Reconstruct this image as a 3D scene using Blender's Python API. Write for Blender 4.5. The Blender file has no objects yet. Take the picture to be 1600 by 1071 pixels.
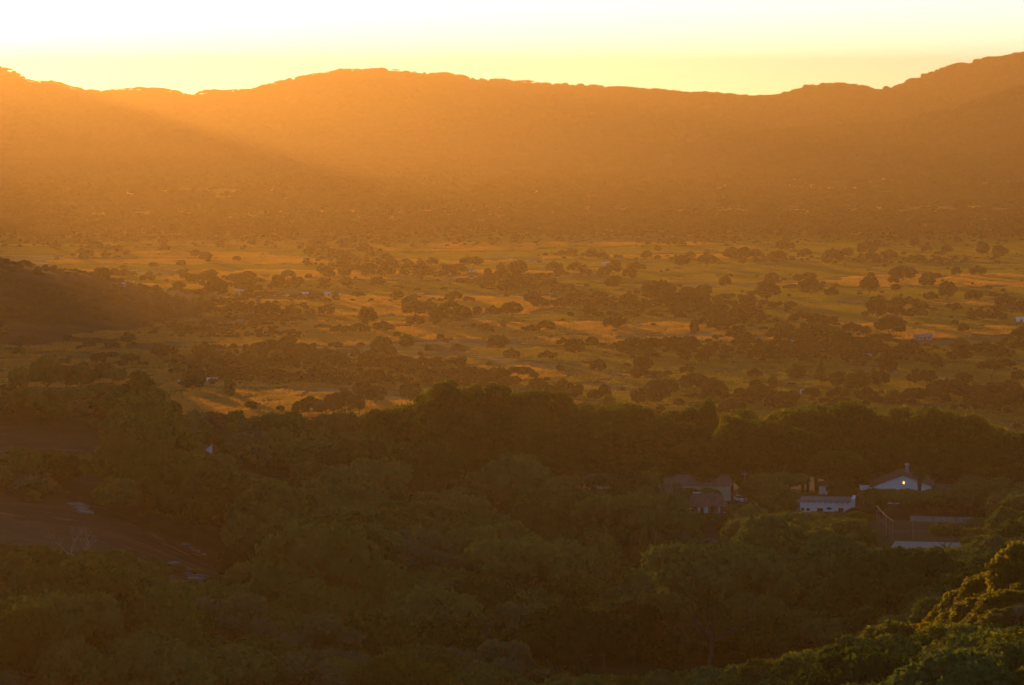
import bpy, math, random
import numpy as np
from mathutils import Vector, Matrix

# ---------------------------------------------------------------- camera, light, exposure
S = bpy.context.scene
COL = S.collection
CAM_Z = 110.0
F = 4446.0                      # focal length in pixels of a 1600 px wide frame
W_PX, H_PX, HORIZON = 1600.0, 1071.0, 150.0
PITCH = math.atan((H_PX / 2 - HORIZON) / F)
SUN_AZ, SUN_EL = math.radians(-18.0), math.radians(3.0)
SUN_STRENGTH, SKY_STRENGTH, EXPOSURE = 5.0, 0.145, 0.70
HAZE_DENSITY, HAZE_COLOR, HAZE_ANISO = 1.75e-4, (0.37, 0.245, 0.115, 1), 0.64
SUN_COLOR = (1.0, 0.52, 0.13)

cd = bpy.data.cameras.new('camera')
cam = bpy.data.objects.new('camera', cd)
COL.objects.link(cam)
cam.location = (0, 0, CAM_Z)
cam.rotation_euler = (math.pi / 2 - PITCH, 0, 0)
cd.sensor_width = 36.0
cd.lens = 36.0 * F / W_PX
cd.clip_start, cd.clip_end = 1.0, 60000.0
S.camera = cam

w = bpy.data.worlds.new('World')
S.world = w
w.use_nodes = True
wn = w.node_tree
sky = wn.nodes.new('ShaderNodeTexSky')
sky.sky_type = 'NISHITA'
sky.sun_disc = False
sky.sun_elevation = SUN_EL
sky.sun_rotation = SUN_AZ
sky.altitude = 4000.0
sky.air_density, sky.dust_density, sky.ozone_density = 0.68, 1.7, 0.6
bg = wn.nodes['Background']
bg.inputs['Strength'].default_value = SKY_STRENGTH
wn.links.new(sky.outputs[0], bg.inputs['Color'])

sd = bpy.data.lights.new('sun', 'SUN')
sun = bpy.data.objects.new('sun', sd)
COL.objects.link(sun)
sd.energy, sd.angle, sd.color = SUN_STRENGTH, math.radians(0.5), SUN_COLOR
sdir = Vector((math.sin(SUN_AZ) * math.cos(SUN_EL), math.cos(SUN_AZ) * math.cos(SUN_EL), math.sin(SUN_EL)))
sun.rotation_euler = (-sdir).to_track_quat('-Z', 'Y').to_euler()

S.view_settings.view_transform = 'Standard'
S.view_settings.look = 'None'
S.view_settings.gamma = 1.0
S.view_settings.exposure = EXPOSURE
S.view_settings.use_curve_mapping = False
cy = S.cycles
cy.use_denoising = True
cy.max_bounces, cy.diffuse_bounces, cy.glossy_bounces = 5, 3, 1
cy.transmission_bounces, cy.volume_bounces, cy.transparent_max_bounces = 2, 1, 8
cy.caustics_reflective = cy.caustics_refractive = False
cy.pixel_filter_type = 'BLACKMAN_HARRIS'
cy.filter_width = 1.6

rng = np.random.default_rng(7)
random.seed(7)

# ---------------------------------------------------------------- picture <-> place
def ray(px, py):
    """unit-less direction (x, y, z) of a pixel of the 1600 x 1071 photograph, with horizontal length 1"""
    a, b = (px - W_PX / 2) / F, -(py - H_PX / 2) / F
    c, s = math.cos(PITCH), math.sin(PITCH)
    x, y, z = a, c + b * s, -s + b * c
    h = math.hypot(x, y)
    return x / h, y / h, z / h

def project(x, y, z):
    c, s = math.cos(PITCH), math.sin(PITCH)
    z = z - CAM_Z
    f = y * c - z * s
    u = y * s + z * c
    return W_PX / 2 + F * x / f, H_PX / 2 - F * u / f

# ---------------------------------------------------------------- noise
_perm = np.random.default_rng(3).permutation(4096)
def _hash(ix, iy, seed):
    return _perm[(ix * 73 + iy * 179 + seed * 31 + _perm[(ix + seed * 7) & 4095]) & 4095] / 4095.0
def vnoise(x, y, scale, seed=0):
    x = np.asarray(x, float) / scale + 1000.3; y = np.asarray(y, float) / scale + 1000.7
    ix, iy = np.floor(x).astype(int), np.floor(y).astype(int)
    fx, fy = x - ix, y - iy
    fx, fy = fx * fx * (3 - 2 * fx), fy * fy * (3 - 2 * fy)
    a, b = _hash(ix, iy, seed), _hash(ix + 1, iy, seed)
    c, d = _hash(ix, iy + 1, seed), _hash(ix + 1, iy + 1, seed)
    return (a + (b - a) * fx) * (1 - fy) + (c + (d - c) * fx) * fy
def fbm(x, y, scale, octv=4, seed=0):
    t, a, n = 0, 1.0, 0
    for k in range(octv):
        t = t + a * (vnoise(x, y, scale / 2 ** k, seed + k) - .5); n += a; a *= .5
    return t / n
def sstep(a, b, t):
    t = np.clip((np.asarray(t, float) - a) / (b - a), 0, 1)
    return t * t * (3 - 2 * t)

# ---------------------------------------------------------------- terrain
T_PX = np.array([-2600, -1200, -500, 0, 170, 300, 600, 1000, 1300, 1450, 1600, 2200, 4000.])
T_R = np.array([20, 120, 180, 220, 250, 285, 320, 400, 480, 540, 560, 620, 680, 760, 900, 1100.])
T_Z = np.array([
 [104, 96, 92, 90, 88, 86, 84, 82, 80, 78, 76, 68, 50, 30, 10, 0],
 [104, 88, 80, 76, 73, 71, 69, 66, 64, 62, 60, 50, 38, 22, 6, 0],
 [104, 80, 70, 67, 65, 63, 61, 58, 56, 54, 53, 44, 32, 18, 4, 0],
 [104, 78, 68, 65, 62, 59.6, 57.5, 53.8, 51.9, 51.4, 50.6, 40, 29, 15, 3, 0],
 [104, 77.5, 67, 64, 61, 58.5, 56, 52, 50.6, 51.2, 50.8, 40, 29, 15, 3, 0],
 [104, 77, 65, 61, 57.7, 54.5, 51.7, 47, 43, 39.5, 37.6, 33.3, 28.5, 18, 4, 0],
 [104, 77, 64, 59, 55, 50.5, 46.7, 39.8, 33.3, 28.5, 26.9, 21.5, 16.7, 8, 2, 0],
 [104, 77, 64, 58.5, 53.8, 49, 44.5, 35.8, 28.5, 23.5, 21.8, 19.0, 14.6, 6, 0, 0],
 [104, 78, 66, 61, 56, 50, 44.5, 36, 28.5, 23.5, 21.8, 19.0, 14.6, 6, 0, 0],
 [104, 79, 69.3, 65.5, 61.6, 55.5, 48, 37, 29.5, 24.2, 22.5, 19.0, 14.6, 6, 0, 0],
 [104, 81, 73.4, 71.0, 67.8, 60, 50, 38, 30, 25, 23, 19.0, 14.6, 6, 0, 0],
 [104, 86, 82, 81, 79, 74, 66, 50, 40, 32, 30, 22, 16, 6, 0, 0],
 [104, 96, 92, 90, 88, 84, 78, 66, 54, 44, 40, 28, 18, 6, 0, 0]])
_gp = np.arange(-2600, 4001, 25.); _gr = np.arange(20, 1101, 10.)
_t1 = np.stack([np.interp(_gr, T_R, row) for row in T_Z])
_grid = np.stack([np.interp(_gp, T_PX, _t1[:, j]) for j in range(len(_gr))], axis=1)
def _blur(a, n, ax):
    k = np.hanning(n + 2)[1:-1]; k /= k.sum()
    pad = [(0, 0), (0, 0)]; pad[ax] = (n // 2, n // 2)
    p = np.pad(a, pad, mode='edge')
    return np.apply_along_axis(lambda v: np.convolve(v, k, 'valid'), ax, p)
_grid = _blur(_blur(_grid, 5, 1), 7, 0)

def ground_h(x, y):
    x, y = np.asarray(x, float), np.asarray(y, float)
    r = np.hypot(x, y)
    px = 800 + F * np.tan(np.clip(np.arctan2(x, np.maximum(y, 1e-3)), -.62, .62))
    i = np.clip((px + 2600) / 25, 0, len(_gp) - 1.001); j = np.clip((r - 20) / 10, 0, len(_gr) - 1.001)
    a, b = i.astype(int), j.astype(int); u, v = i - a, j - b
    z = (_grid[a, b] * (1 - u) + _grid[a + 1, b] * u) * (1 - v) + (_grid[a, b + 1] * (1 - u) + _grid[a + 1, b + 1] * u) * v
    near = 1 - sstep(700, 1000, r)
    z = z + near * (fbm(x, y, 60, 3, 5) * 3.0 * sstep(150, 300, r) * (1 - .8 * sstep(1150, 1350, px) * sstep(520, 560, r))
                    + fbm(x, y, 14, 2, 9) * .8)
    z = z + (1 - near) * (fbm(x, y, 420, 3, 11) * 2.2 + fbm(x, y, 90, 2, 12) * .6)
    z = z + 3.9 * np.exp(-((px - 110) / 150.) ** 4) * np.exp(-((r - 545) / 34.) ** 2) * (1 + .25 * fbm(x, y, 18, 2, 66))
    k = sstep(1325, 1370, px) * (1 - sstep(1560, 1620, px)) * sstep(528, 542, r) * (1 - sstep(584, 602, r))
    z = z * (1 - k) + k * 22.6
    # granite ridge on the plain; taller off-frame dome, notched, added to shade the foreground
    rx, ry = x + 400, y - 1440
    az_px = px
    crest = np.interp(az_px, [-2600, -1900, -1500, -1000, -620, -400, -350, -330, -290, -270, -250, -180, -130, -95, -60, -30, 0, 110, 240, 330, 460, 520], [0, 0, 40, 104, 138, 143, 141, 115, 107, 115, 142, 143, 136, 114, 65, 35, 23, 17.5, 7, 3.5, 1.2, 0])  # off-frame part shaped for its shadow; notch lets sun onto the spur
    wid = np.interp(az_px, [-1700, -620, -250, 0, 300, 520], [180, 260, 230, 190, 130, 90])
    prof = np.exp(-np.abs((r - 1480) / wid) ** 2.4)
    front = np.exp(-np.abs((r - 1360) / 90) ** 2.2) * np.interp(az_px, [-600, -100, 0, 90, 200, 330], [30, 12, 8.5, 8, 4, 0])
    z = z + np.maximum(crest * prof, front * .9) * (1 + .22 * fbm(x, y, 60, 3, 21)) + (crest > 2) * prof * fbm(x, y, 25, 2, 22) * 1.2
    return z

def hit(px, py, r0=60, r1=6000):
    """where the sight line of a pixel meets the ground"""
    dx, dy, dz = ray(px, py)
    r = np.geomspace(r0, r1, 1400)
    g = ground_h(dx * r, dy * r); z = CAM_Z + dz * r
    k = np.nonzero(z <= g)[0]
    k = k[0] if len(k) else len(r) - 1
    return dx * r[k], dy * r[k], float(g[k])

# ---------------------------------------------------------------- materials
def mat(name, color=(.5, .5, .5), rough=.9, spec=.2):
    m = bpy.data.materials.new(name); m.use_nodes = True
    b = m.node_tree.nodes['Principled BSDF']
    b.inputs['Base Color'].default_value = (*color, 1)
    b.inputs['Roughness'].default_value = rough
    b.inputs['Specular IOR Level'].default_value = spec
    return m

def nodes(m):
    return m.node_tree.nodes, m.node_tree.links, m.node_tree.nodes['Principled BSDF']

def noise(m, scale, detail=4, rough=.6, vec=None, dist=0.0):
    N, L, _ = nodes(m)
    n = N.new('ShaderNodeTexNoise'); n.inputs['Scale'].default_value = scale
    n.inputs['Detail'].default_value = detail; n.inputs['Roughness'].default_value = rough
    n.inputs['Distortion'].default_value = dist
    if vec is None:
        vec = pos(m)
    L.new(vec, n.inputs['Vector'])
    return n.outputs['Fac']

def pos(m, scale=(1, 1, 1), rot=0):
    N, L, _ = nodes(m)
    g = N.new('ShaderNodeNewGeometry'); v = N.new('ShaderNodeMapping')
    v.inputs['Scale'].default_value = scale; v.inputs['Rotation'].default_value = (0, 0, rot)
    L.new(g.outputs['Position'], v.inputs['Vector'])
    return v.outputs['Vector']

def objpos(m, scale=(1, 1, 1)):
    N, L, _ = nodes(m)
    g = N.new('ShaderNodeTexCoord'); v = N.new('ShaderNodeMapping')
    v.inputs['Scale'].default_value = scale
    L.new(g.outputs['Object'], v.inputs['Vector'])
    return v.outputs['Vector']

def ramp(m, fac, stops):
    N, L, _ = nodes(m)
    r = N.new('ShaderNodeValToRGB'); e = r.color_ramp.elements
    while len(e) < len(stops): e.new(.5)
    for el, (p, c) in zip(e, stops):
        el.position = p; el.color = (*c, 1) if len(c) == 3 else c
    L.new(fac, r.inputs['Fac'])
    return r.outputs['Color']

def mix(m, fac, a, b, mode='MIX'):
    N, L, _ = nodes(m)
    n = N.new('ShaderNodeMix'); n.data_type = 'RGBA'; n.blend_type = mode
    for sock, v in ((n.inputs['Factor'], fac), (n.inputs['A'], a), (n.inputs['B'], b)):
        if hasattr(v, 'links') or isinstance(v, bpy.types.NodeSocket): L.new(v, sock)
        elif isinstance(v, (int, float)): sock.default_value = v
        else: sock.default_value = (*v, 1)
    return n.outputs['Result']

def bump(m, h, strength, dist):
    N, L, b = nodes(m)
    n = N.new('ShaderNodeBump'); n.inputs['Strength'].default_value = strength; n.inputs['Distance'].default_value = dist
    L.new(h, n.inputs['Height']); L.new(n.outputs['Normal'], b.inputs['Normal'])

def setcol(m, c):
    N, L, b = nodes(m); L.new(c, b.inputs['Base Color'])

# the plain: fields of grass, straw and red soil
M_GROUND = mat('plain_ground', spec=.03)
N, L, B = nodes(M_GROUND)
def voro(m, vec, scale):
    N, L, _ = nodes(m)
    v = N.new('ShaderNodeTexVoronoi'); v.inputs['Scale'].default_value = scale
    L.new(vec, v.inputs['Vector'])
    s = N.new('ShaderNodeSeparateColor'); L.new(v.outputs['Color'], s.inputs['Color'])
    return s.outputs[0], s.outputs[1]
wob = noise(M_GROUND, .012, 3)
pv = pos(M_GROUND, (1, .8, 0), .25)
va = N.new('ShaderNodeVectorMath'); va.operation = 'MULTIPLY_ADD'
nz = N.new('ShaderNodeTexNoise'); nz.inputs['Scale'].default_value = .02; L.new(pv, nz.inputs['Vector'])
L.new(nz.outputs['Color'], va.inputs[0]); va.inputs[1].default_value = (60, 60, 0); L.new(pv, va.inputs[2])
f1, f2 = voro(M_GROUND, va.outputs[0], .015)
field = ramp(M_GROUND, f1, [(0, (.060, .090, .014)), (.28, (.10, .125, .018)), (.31, (.36, .25, .06)), (.44, (.24, .18, .035)), (.48, (.085, .115, .018)), (.70, (.12, .12, .02)), (.73, (.46, .24, .08)), (.82, (.42, .20, .065)), (.86, (.09, .11, .02))])
field.node.color_ramp.interpolation = 'LINEAR'
n2 = noise(M_GROUND, .05, 5, .65)
n3 = noise(M_GROUND, .35, 4, .7)
c = mix(M_GROUND, ramp(M_GROUND, n2, [(.42, (0, 0, 0)), (.62, (1, 1, 1))]), field, (.055, .065, .018))
c = mix(M_GROUND, .45, c, ramp(M_GROUND, n3, [(.3, (.2, .2, .2)), (.7, (.9, .9, .85))]), 'OVERLAY')
path = ramp(M_GROUND, noise(M_GROUND, .006, 2, .4, None, 1.2), [(.485, (0, 0, 0)), (.5, (1, 1, 1)), (.515, (0, 0, 0))])
c = mix(M_GROUND, path, c, (.40, .24, .13))
setcol(M_GROUND, c)
bump(M_GROUND, n3, 1.0, 5.0)

M_ROCK = mat('granite', rough=.95, spec=.03)
N, L, B = nodes(M_ROCK)
a = noise(M_ROCK, .06, 6, .65)
st = noise(M_ROCK, .22, 5, .6, pos(M_ROCK, (.35, 1.0, 2.0), .5), .6)
c = ramp(M_ROCK, a, [(.3, (.050, .027, .011)), (.5, (.095, .050, .020)), (.7, (.15, .085, .038))])
c = mix(M_ROCK, ramp(M_ROCK, st, [(.60, (0, 0, 0)), (.70, (1, 1, 1))]), c, (.26, .20, .16))
c = mix(M_ROCK, ramp(M_ROCK, noise(M_ROCK, .16, 6, .75), [(.46, (0, 0, 0)), (.68, (1, 1, 1))]), c, (.05, .045, .02))
setcol(M_ROCK, c)
bump(M_ROCK, noise(M_ROCK, .6, 6, .7), 1.0, 2.0)

M_RIDGE = mat('scrubby_granite', rough=.95, spec=.03)
c = ramp(M_RIDGE, noise(M_RIDGE, .03, 6, .7, pos(M_RIDGE, (.6, 1.3, 1))), [(.3, (.022, .015, .007)), (.5, (.045, .028, .012)), (.64, (.07, .045, .02)), (.72, (.18, .12, .08))])
setcol(M_RIDGE, c); bump(M_RIDGE, noise(M_RIDGE, .25, 5, .7), .8, 1.5)

M_SOIL = mat('forest_floor', spec=.03)
c = ramp(M_SOIL, noise(M_SOIL, .08, 5, .7), [(.3, (.035, .03, .012)), (.55, (.06, .05, .02)), (.75, (.11, .075, .04))])
setcol(M_SOIL, c)
bump(M_SOIL, noise(M_SOIL, .8, 4, .7), .8, .5)

M_HILL = mat('hillside', spec=.02)
c = ramp(M_HILL, noise(M_HILL, .010, 6, .7), [(.3, (.035, .035, .014)), (.6, (.06, .055, .022)), (.75, (.10, .08, .035))])
setcol(M_HILL, c)
bump(M_HILL, noise(M_HILL, .05, 5, .75), 1.0, 12.0)

# ---------------------------------------------------------------- mesh helpers
def from_arrays(name, V, Fc, mats=(), smooth=False):
    """V (n,3); Fc (m,k) equal-sized faces"""
    V = np.ascontiguousarray(V, np.float32); Fc = np.ascontiguousarray(Fc, np.int32)
    me = bpy.data.meshes.new(name)
    me.vertices.add(len(V)); me.vertices.foreach_set('co', V.ravel())
    k = Fc.shape[1]
    me.loops.add(Fc.size); me.loops.foreach_set('vertex_index', Fc.ravel())
    me.polygons.add(len(Fc)); me.polygons.foreach_set('loop_start', np.arange(0, Fc.size, k, dtype=np.int32))
    if smooth: me.polygons.foreach_set('use_smooth', np.ones(len(Fc), bool))
    me.update(calc_edges=True); me.validate()
    for m in mats: me.materials.append(m)
    return me

def link(name, me, parent=None):
    o = bpy.data.objects.new(name, me); COL.objects.link(o)
    if parent is not None: o.parent = parent
    return o

def tag(o, label=None, cat=None, group=None, kind=None):
    if label: o['label'] = label
    if cat: o['category'] = cat
    if group: o['group'] = group
    if kind: o['kind'] = kind
    return o

def sheet(name, A, R, hf, m, smooth=True, keep=None):
    aa, rr = np.meshgrid(A, R)
    x, y = np.sin(aa) * rr, np.cos(aa) * rr
    z = hf(x, y)
    n, k = len(A), len(R)
    V = np.stack([x, y, z], -1).reshape(-1, 3)
    i = np.arange(n - 1)[None] + n * np.arange(k - 1)[:, None]
    Fc = np.stack([i, i + 1, i + 1 + n, i + n], -1).reshape(-1, 4)
    if keep is not None:
        Fc = Fc[keep(V[Fc].mean(1))]
        used = np.unique(Fc); re = np.zeros(len(V), int); re[used] = np.arange(len(used))
        V, Fc = V[used], re[Fc]
    return link(name, from_arrays(name, V, Fc, (m,), smooth))

A_FINE = np.concatenate([np.radians(np.linspace(-42, -13.2, 60)), np.radians(np.linspace(-13, 13, 420)), np.radians(np.linspace(13.5, 35, 40))])
R_GR = np.concatenate([np.arange(20, 240, 8.), np.arange(240, 760, 3.5), np.geomspace(760, 2600, 190)[1:], np.geomspace(2600, 7400, 60)[1:]])
ground = sheet('ground', A_FINE, R_GR, ground_h, M_GROUND)
tag(ground, kind='structure')
ground.data.materials.append(M_SOIL); ground.data.materials.append(M_ROCK); ground.data.materials.append(M_RIDGE)

def centres(me):
    c = np.empty(len(me.polygons) * 3, np.float32); me.polygons.foreach_get('center', c)
    return c.reshape(-1, 3)
def ridge_z(x, y):
    return ground_h(x, y)
def rock_mask(x, y):
    """bare granite: patches of the near slope on the ridge side, and the ridge on the plain"""
    r = np.hypot(x, y); px = 800 + F * x / y
    n = fbm(x, y, 40, 4, 31) * 1.6
    def blob(px0, r0, wp, wr, sl=0):
        return 1 - np.hypot((px - px0) / wp, (r - r0 - sl * (px - px0)) / wr)
    m = np.maximum.reduce([blob(120, 372, 250, 24, -.04), blob(330, 318, 90, 16, -.1), blob(80, 478, 140, 13), blob(415, 520, 75, 14), blob(20, 395, 150, 22), blob(-260, 430, 260, 80)])
    far = (r > 1150) * np.where((r - 1480) ** 2 < 270 ** 2, 1, 0) * (1 - sstep(300, 500, px)) * (px > -2000)
    return np.where(r < 700, m + n * .95 - .12 + fbm(x, y, 9, 2, 33) * .8, np.where(far > 0, ridge_z(x, y) - 2.0, -1))
c3 = centres(ground.data)
gr = np.hypot(c3[:, 0], c3[:, 1])
mi = np.where(gr < 860, 1, 0)
mi = np.where(rock_mask(c3[:, 0], np.maximum(c3[:, 1], 1)) > 0, np.where(gr > 1000, 3, 2), mi).astype(np.int32)
ground.data.polygons.foreach_set('material_index', mi)

# far hills: crest heights read off the skyline
SKY_PX = np.array([-3200, -1500, -500, 0, 22, 45, 80, 140, 160, 190, 250, 300, 330, 365, 400, 450, 500, 560, 600, 660, 720, 780, 840, 900, 980, 1060, 1120, 1170, 1215, 1260, 1310, 1340, 1375, 1420, 1480, 1540, 1600, 1750, 2000, 2600, 4200.])
SKY_PY = np.array([120, 84, 84, 103, 110, 124, 126, 141, 141, 136, 138, 146, 141, 139, 139, 124, 111, 106, 106, 111, 119, 123, 126, 134, 139, 145, 147, 152, 150, 136, 132, 136, 141, 126, 106, 94, 85, 82, 96, 110, 130.])
def hills_h(x, y):
    r = np.hypot(x, y); px = 800 + F * x / y
    rc = 5600 + 200 * np.sin(px / 260.) + 110 * np.sin(px / 97.)
    top = np.interp(px, SKY_PX, SKY_PY)
    zc = CAM_Z + (HORIZON - top) / F * rc - 5.0
    foot = 4850 + 120 * np.sin(px / 400. + 1)
    t = np.clip((r - foot) / (rc - foot), 0, 1)
    back = 1 - sstep(rc, rc + 1000, r)
    ridge = fbm(x, y, 520, 4, 41) * 42 * np.sin(np.pi * np.clip(t, 0, 1)) ** 1
    z = zc * (.25 * t + .75 * t * t * (3 - 2 * t)) * back + ridge * back
    return np.where(r < foot, -3.0, z)
hills = sheet('hills', np.radians(np.concatenate([np.linspace(-40, -13, 70), np.linspace(-12.9, 12.9, 620), np.linspace(13, 35, 50)])), np.linspace(4200, 6900, 110), hills_h, M_HILL)
tag(hills, kind='structure')
def spur_h(x, y):
    r = np.hypot(x, y); px = 800 + F * x / y
    top = np.interp(px, [1040, 1130, 1250, 1400, 1500, 1600, 1800, 2200, 4000], [240, 217, 205, 196, 172, 142, 120, 110, 130])
    zc = CAM_Z + (HORIZON - top) / F * 4400
    t = np.clip(1 - np.abs((r - 4400) / 700.), 0, 1)
    return zc * t * t * (3 - 2 * t) + fbm(x, y, 300, 4, 51) * 14 * t - 4 * (1 - t)
spur = sheet('hills_spur', np.radians(np.linspace(3.0, 35, 220)), np.linspace(3680, 5120, 60), spur_h, M_HILL)
tag(spur, kind='structure')

# ---------------------------------------------------------------- haze
hm = bpy.data.materials.new('haze_air'); hm.use_nodes = True
hn = hm.node_tree; hn.nodes.clear()
out = hn.nodes.new('ShaderNodeOutputMaterial'); pvn = hn.nodes.new('ShaderNodeVolumePrincipled')
pvn.inputs['Color'].default_value = HAZE_COLOR
pvn.inputs['Density'].default_value = HAZE_DENSITY
pvn.inputs['Anisotropy'].default_value = HAZE_ANISO
hn.links.new(pvn.outputs[0], out.inputs['Volume'])
x0, x1, y0, y1, z0, z1 = -5200, 5000, -400, 7600, -12, 206
V = [(x, y, z) for z in (z0, z1) for y in (y0, y1) for x in (x0, x1)]
hz = link('haze', from_arrays('haze', np.array(V), np.array([(0, 2, 3, 1), (4, 5, 7, 6), (0, 1, 5, 4), (2, 6, 7, 3), (0, 4, 6, 2), (1, 3, 7, 5)]), (hm,)))
tag(hz, kind='stuff')

# ---------------------------------------------------------------- vegetation
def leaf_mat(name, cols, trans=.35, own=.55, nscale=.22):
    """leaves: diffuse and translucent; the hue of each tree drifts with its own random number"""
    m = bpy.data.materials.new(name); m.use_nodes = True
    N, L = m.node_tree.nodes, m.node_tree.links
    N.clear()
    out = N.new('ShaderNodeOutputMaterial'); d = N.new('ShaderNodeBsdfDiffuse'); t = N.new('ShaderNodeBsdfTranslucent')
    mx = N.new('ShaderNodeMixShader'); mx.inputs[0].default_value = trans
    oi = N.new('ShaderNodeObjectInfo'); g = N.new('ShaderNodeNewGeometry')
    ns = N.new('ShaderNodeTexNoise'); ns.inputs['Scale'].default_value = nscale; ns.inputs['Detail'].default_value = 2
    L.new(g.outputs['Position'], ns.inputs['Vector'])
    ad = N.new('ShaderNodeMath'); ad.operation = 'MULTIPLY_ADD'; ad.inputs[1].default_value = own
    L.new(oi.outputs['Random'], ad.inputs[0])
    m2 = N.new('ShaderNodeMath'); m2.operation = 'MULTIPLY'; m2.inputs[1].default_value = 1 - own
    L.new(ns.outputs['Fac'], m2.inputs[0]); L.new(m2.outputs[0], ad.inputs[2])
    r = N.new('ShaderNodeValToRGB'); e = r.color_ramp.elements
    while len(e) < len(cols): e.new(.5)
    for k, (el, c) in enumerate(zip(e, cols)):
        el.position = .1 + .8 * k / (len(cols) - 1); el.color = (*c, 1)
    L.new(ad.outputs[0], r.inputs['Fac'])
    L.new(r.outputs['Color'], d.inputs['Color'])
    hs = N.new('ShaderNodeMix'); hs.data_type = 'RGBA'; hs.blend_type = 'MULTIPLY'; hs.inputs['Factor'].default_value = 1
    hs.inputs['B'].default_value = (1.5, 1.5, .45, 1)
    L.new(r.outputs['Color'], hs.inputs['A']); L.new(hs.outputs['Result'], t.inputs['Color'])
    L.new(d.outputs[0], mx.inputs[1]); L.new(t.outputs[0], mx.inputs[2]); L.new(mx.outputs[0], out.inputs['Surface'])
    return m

M_LEAF = leaf_mat('leaves_woodland', [(.026, .042, .011), (.058, .090, .020), (.095, .130, .030), (.14, .15, .04), (.11, .16, .045)], .30, .75)
M_LEAFT = leaf_mat('leaves_tall', [(.045, .066, .012), (.062, .092, .017), (.10, .115, .02)], .65)
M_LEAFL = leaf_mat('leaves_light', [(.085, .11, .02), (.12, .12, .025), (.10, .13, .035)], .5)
M_LEAFSUN = leaf_mat('leaves_sunlit', [(.15, .14, .02), (.19, .16, .025), (.13, .14, .05)], .55)  # brighter leaves for the lit slope, sunshine partly put into the colour
M_LEAFG = leaf_mat('leaves_greygreen', [(.10, .125, .065), (.12, .145, .075), (.11, .12, .05)], .35)
M_LEAFS = leaf_mat('leaves_savanna', [(.040, .042, .014), (.055, .055, .016), (.08, .065, .02)], .25)
M_BARK = mat('bark', (.10, .075, .05)); bump(M_BARK, noise(M_BARK, 3, 4), .5, .05)
M_PALE = mat('pale_bark', (.26, .21, .16)); bump(M_PALE, noise(M_PALE, 3, 4), .5, .05)

def ico(sub=1):
    p = (1 + 5 ** .5) / 2
    V = np.array([(-1, p, 0), (1, p, 0), (-1, -p, 0), (1, -p, 0), (0, -1, p), (0, 1, p), (0, -1, -p), (0, 1, -p), (p, 0, -1), (p, 0, 1), (-p, 0, -1), (-p, 0, 1)], float)
    Fc = [(0, 11, 5), (0, 5, 1), (0, 1, 7), (0, 7, 10), (0, 10, 11), (1, 5, 9), (5, 11, 4), (11, 10, 2), (10, 7, 6), (7, 1, 8), (3, 9, 4), (3, 4, 2), (3, 2, 6), (3, 6, 8), (3, 8, 9), (4, 9, 5), (2, 4, 11), (6, 2, 10), (8, 6, 7), (9, 8, 1)]
    V = [Vector(v).normalized() for v in V]
    for _ in range(sub):
        mid, nf = {}, []
        def m_(a, b):
            k = (min(a, b), max(a, b))
            if k not in mid:
                mid[k] = len(V); V.append((V[a] + V[b]).normalized())
            return mid[k]
        for a, b, c in Fc:
            ab, bc, ca = m_(a, b), m_(b, c), m_(c, a)
            nf += [(a, ab, ca), (b, bc, ab), (c, ca, bc), (ab, bc, ca)]
        Fc = nf
    return np.array([tuple(v) for v in V]), np.array(Fc)
ICO1, ICO2 = ico(1), ico(2)

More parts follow.
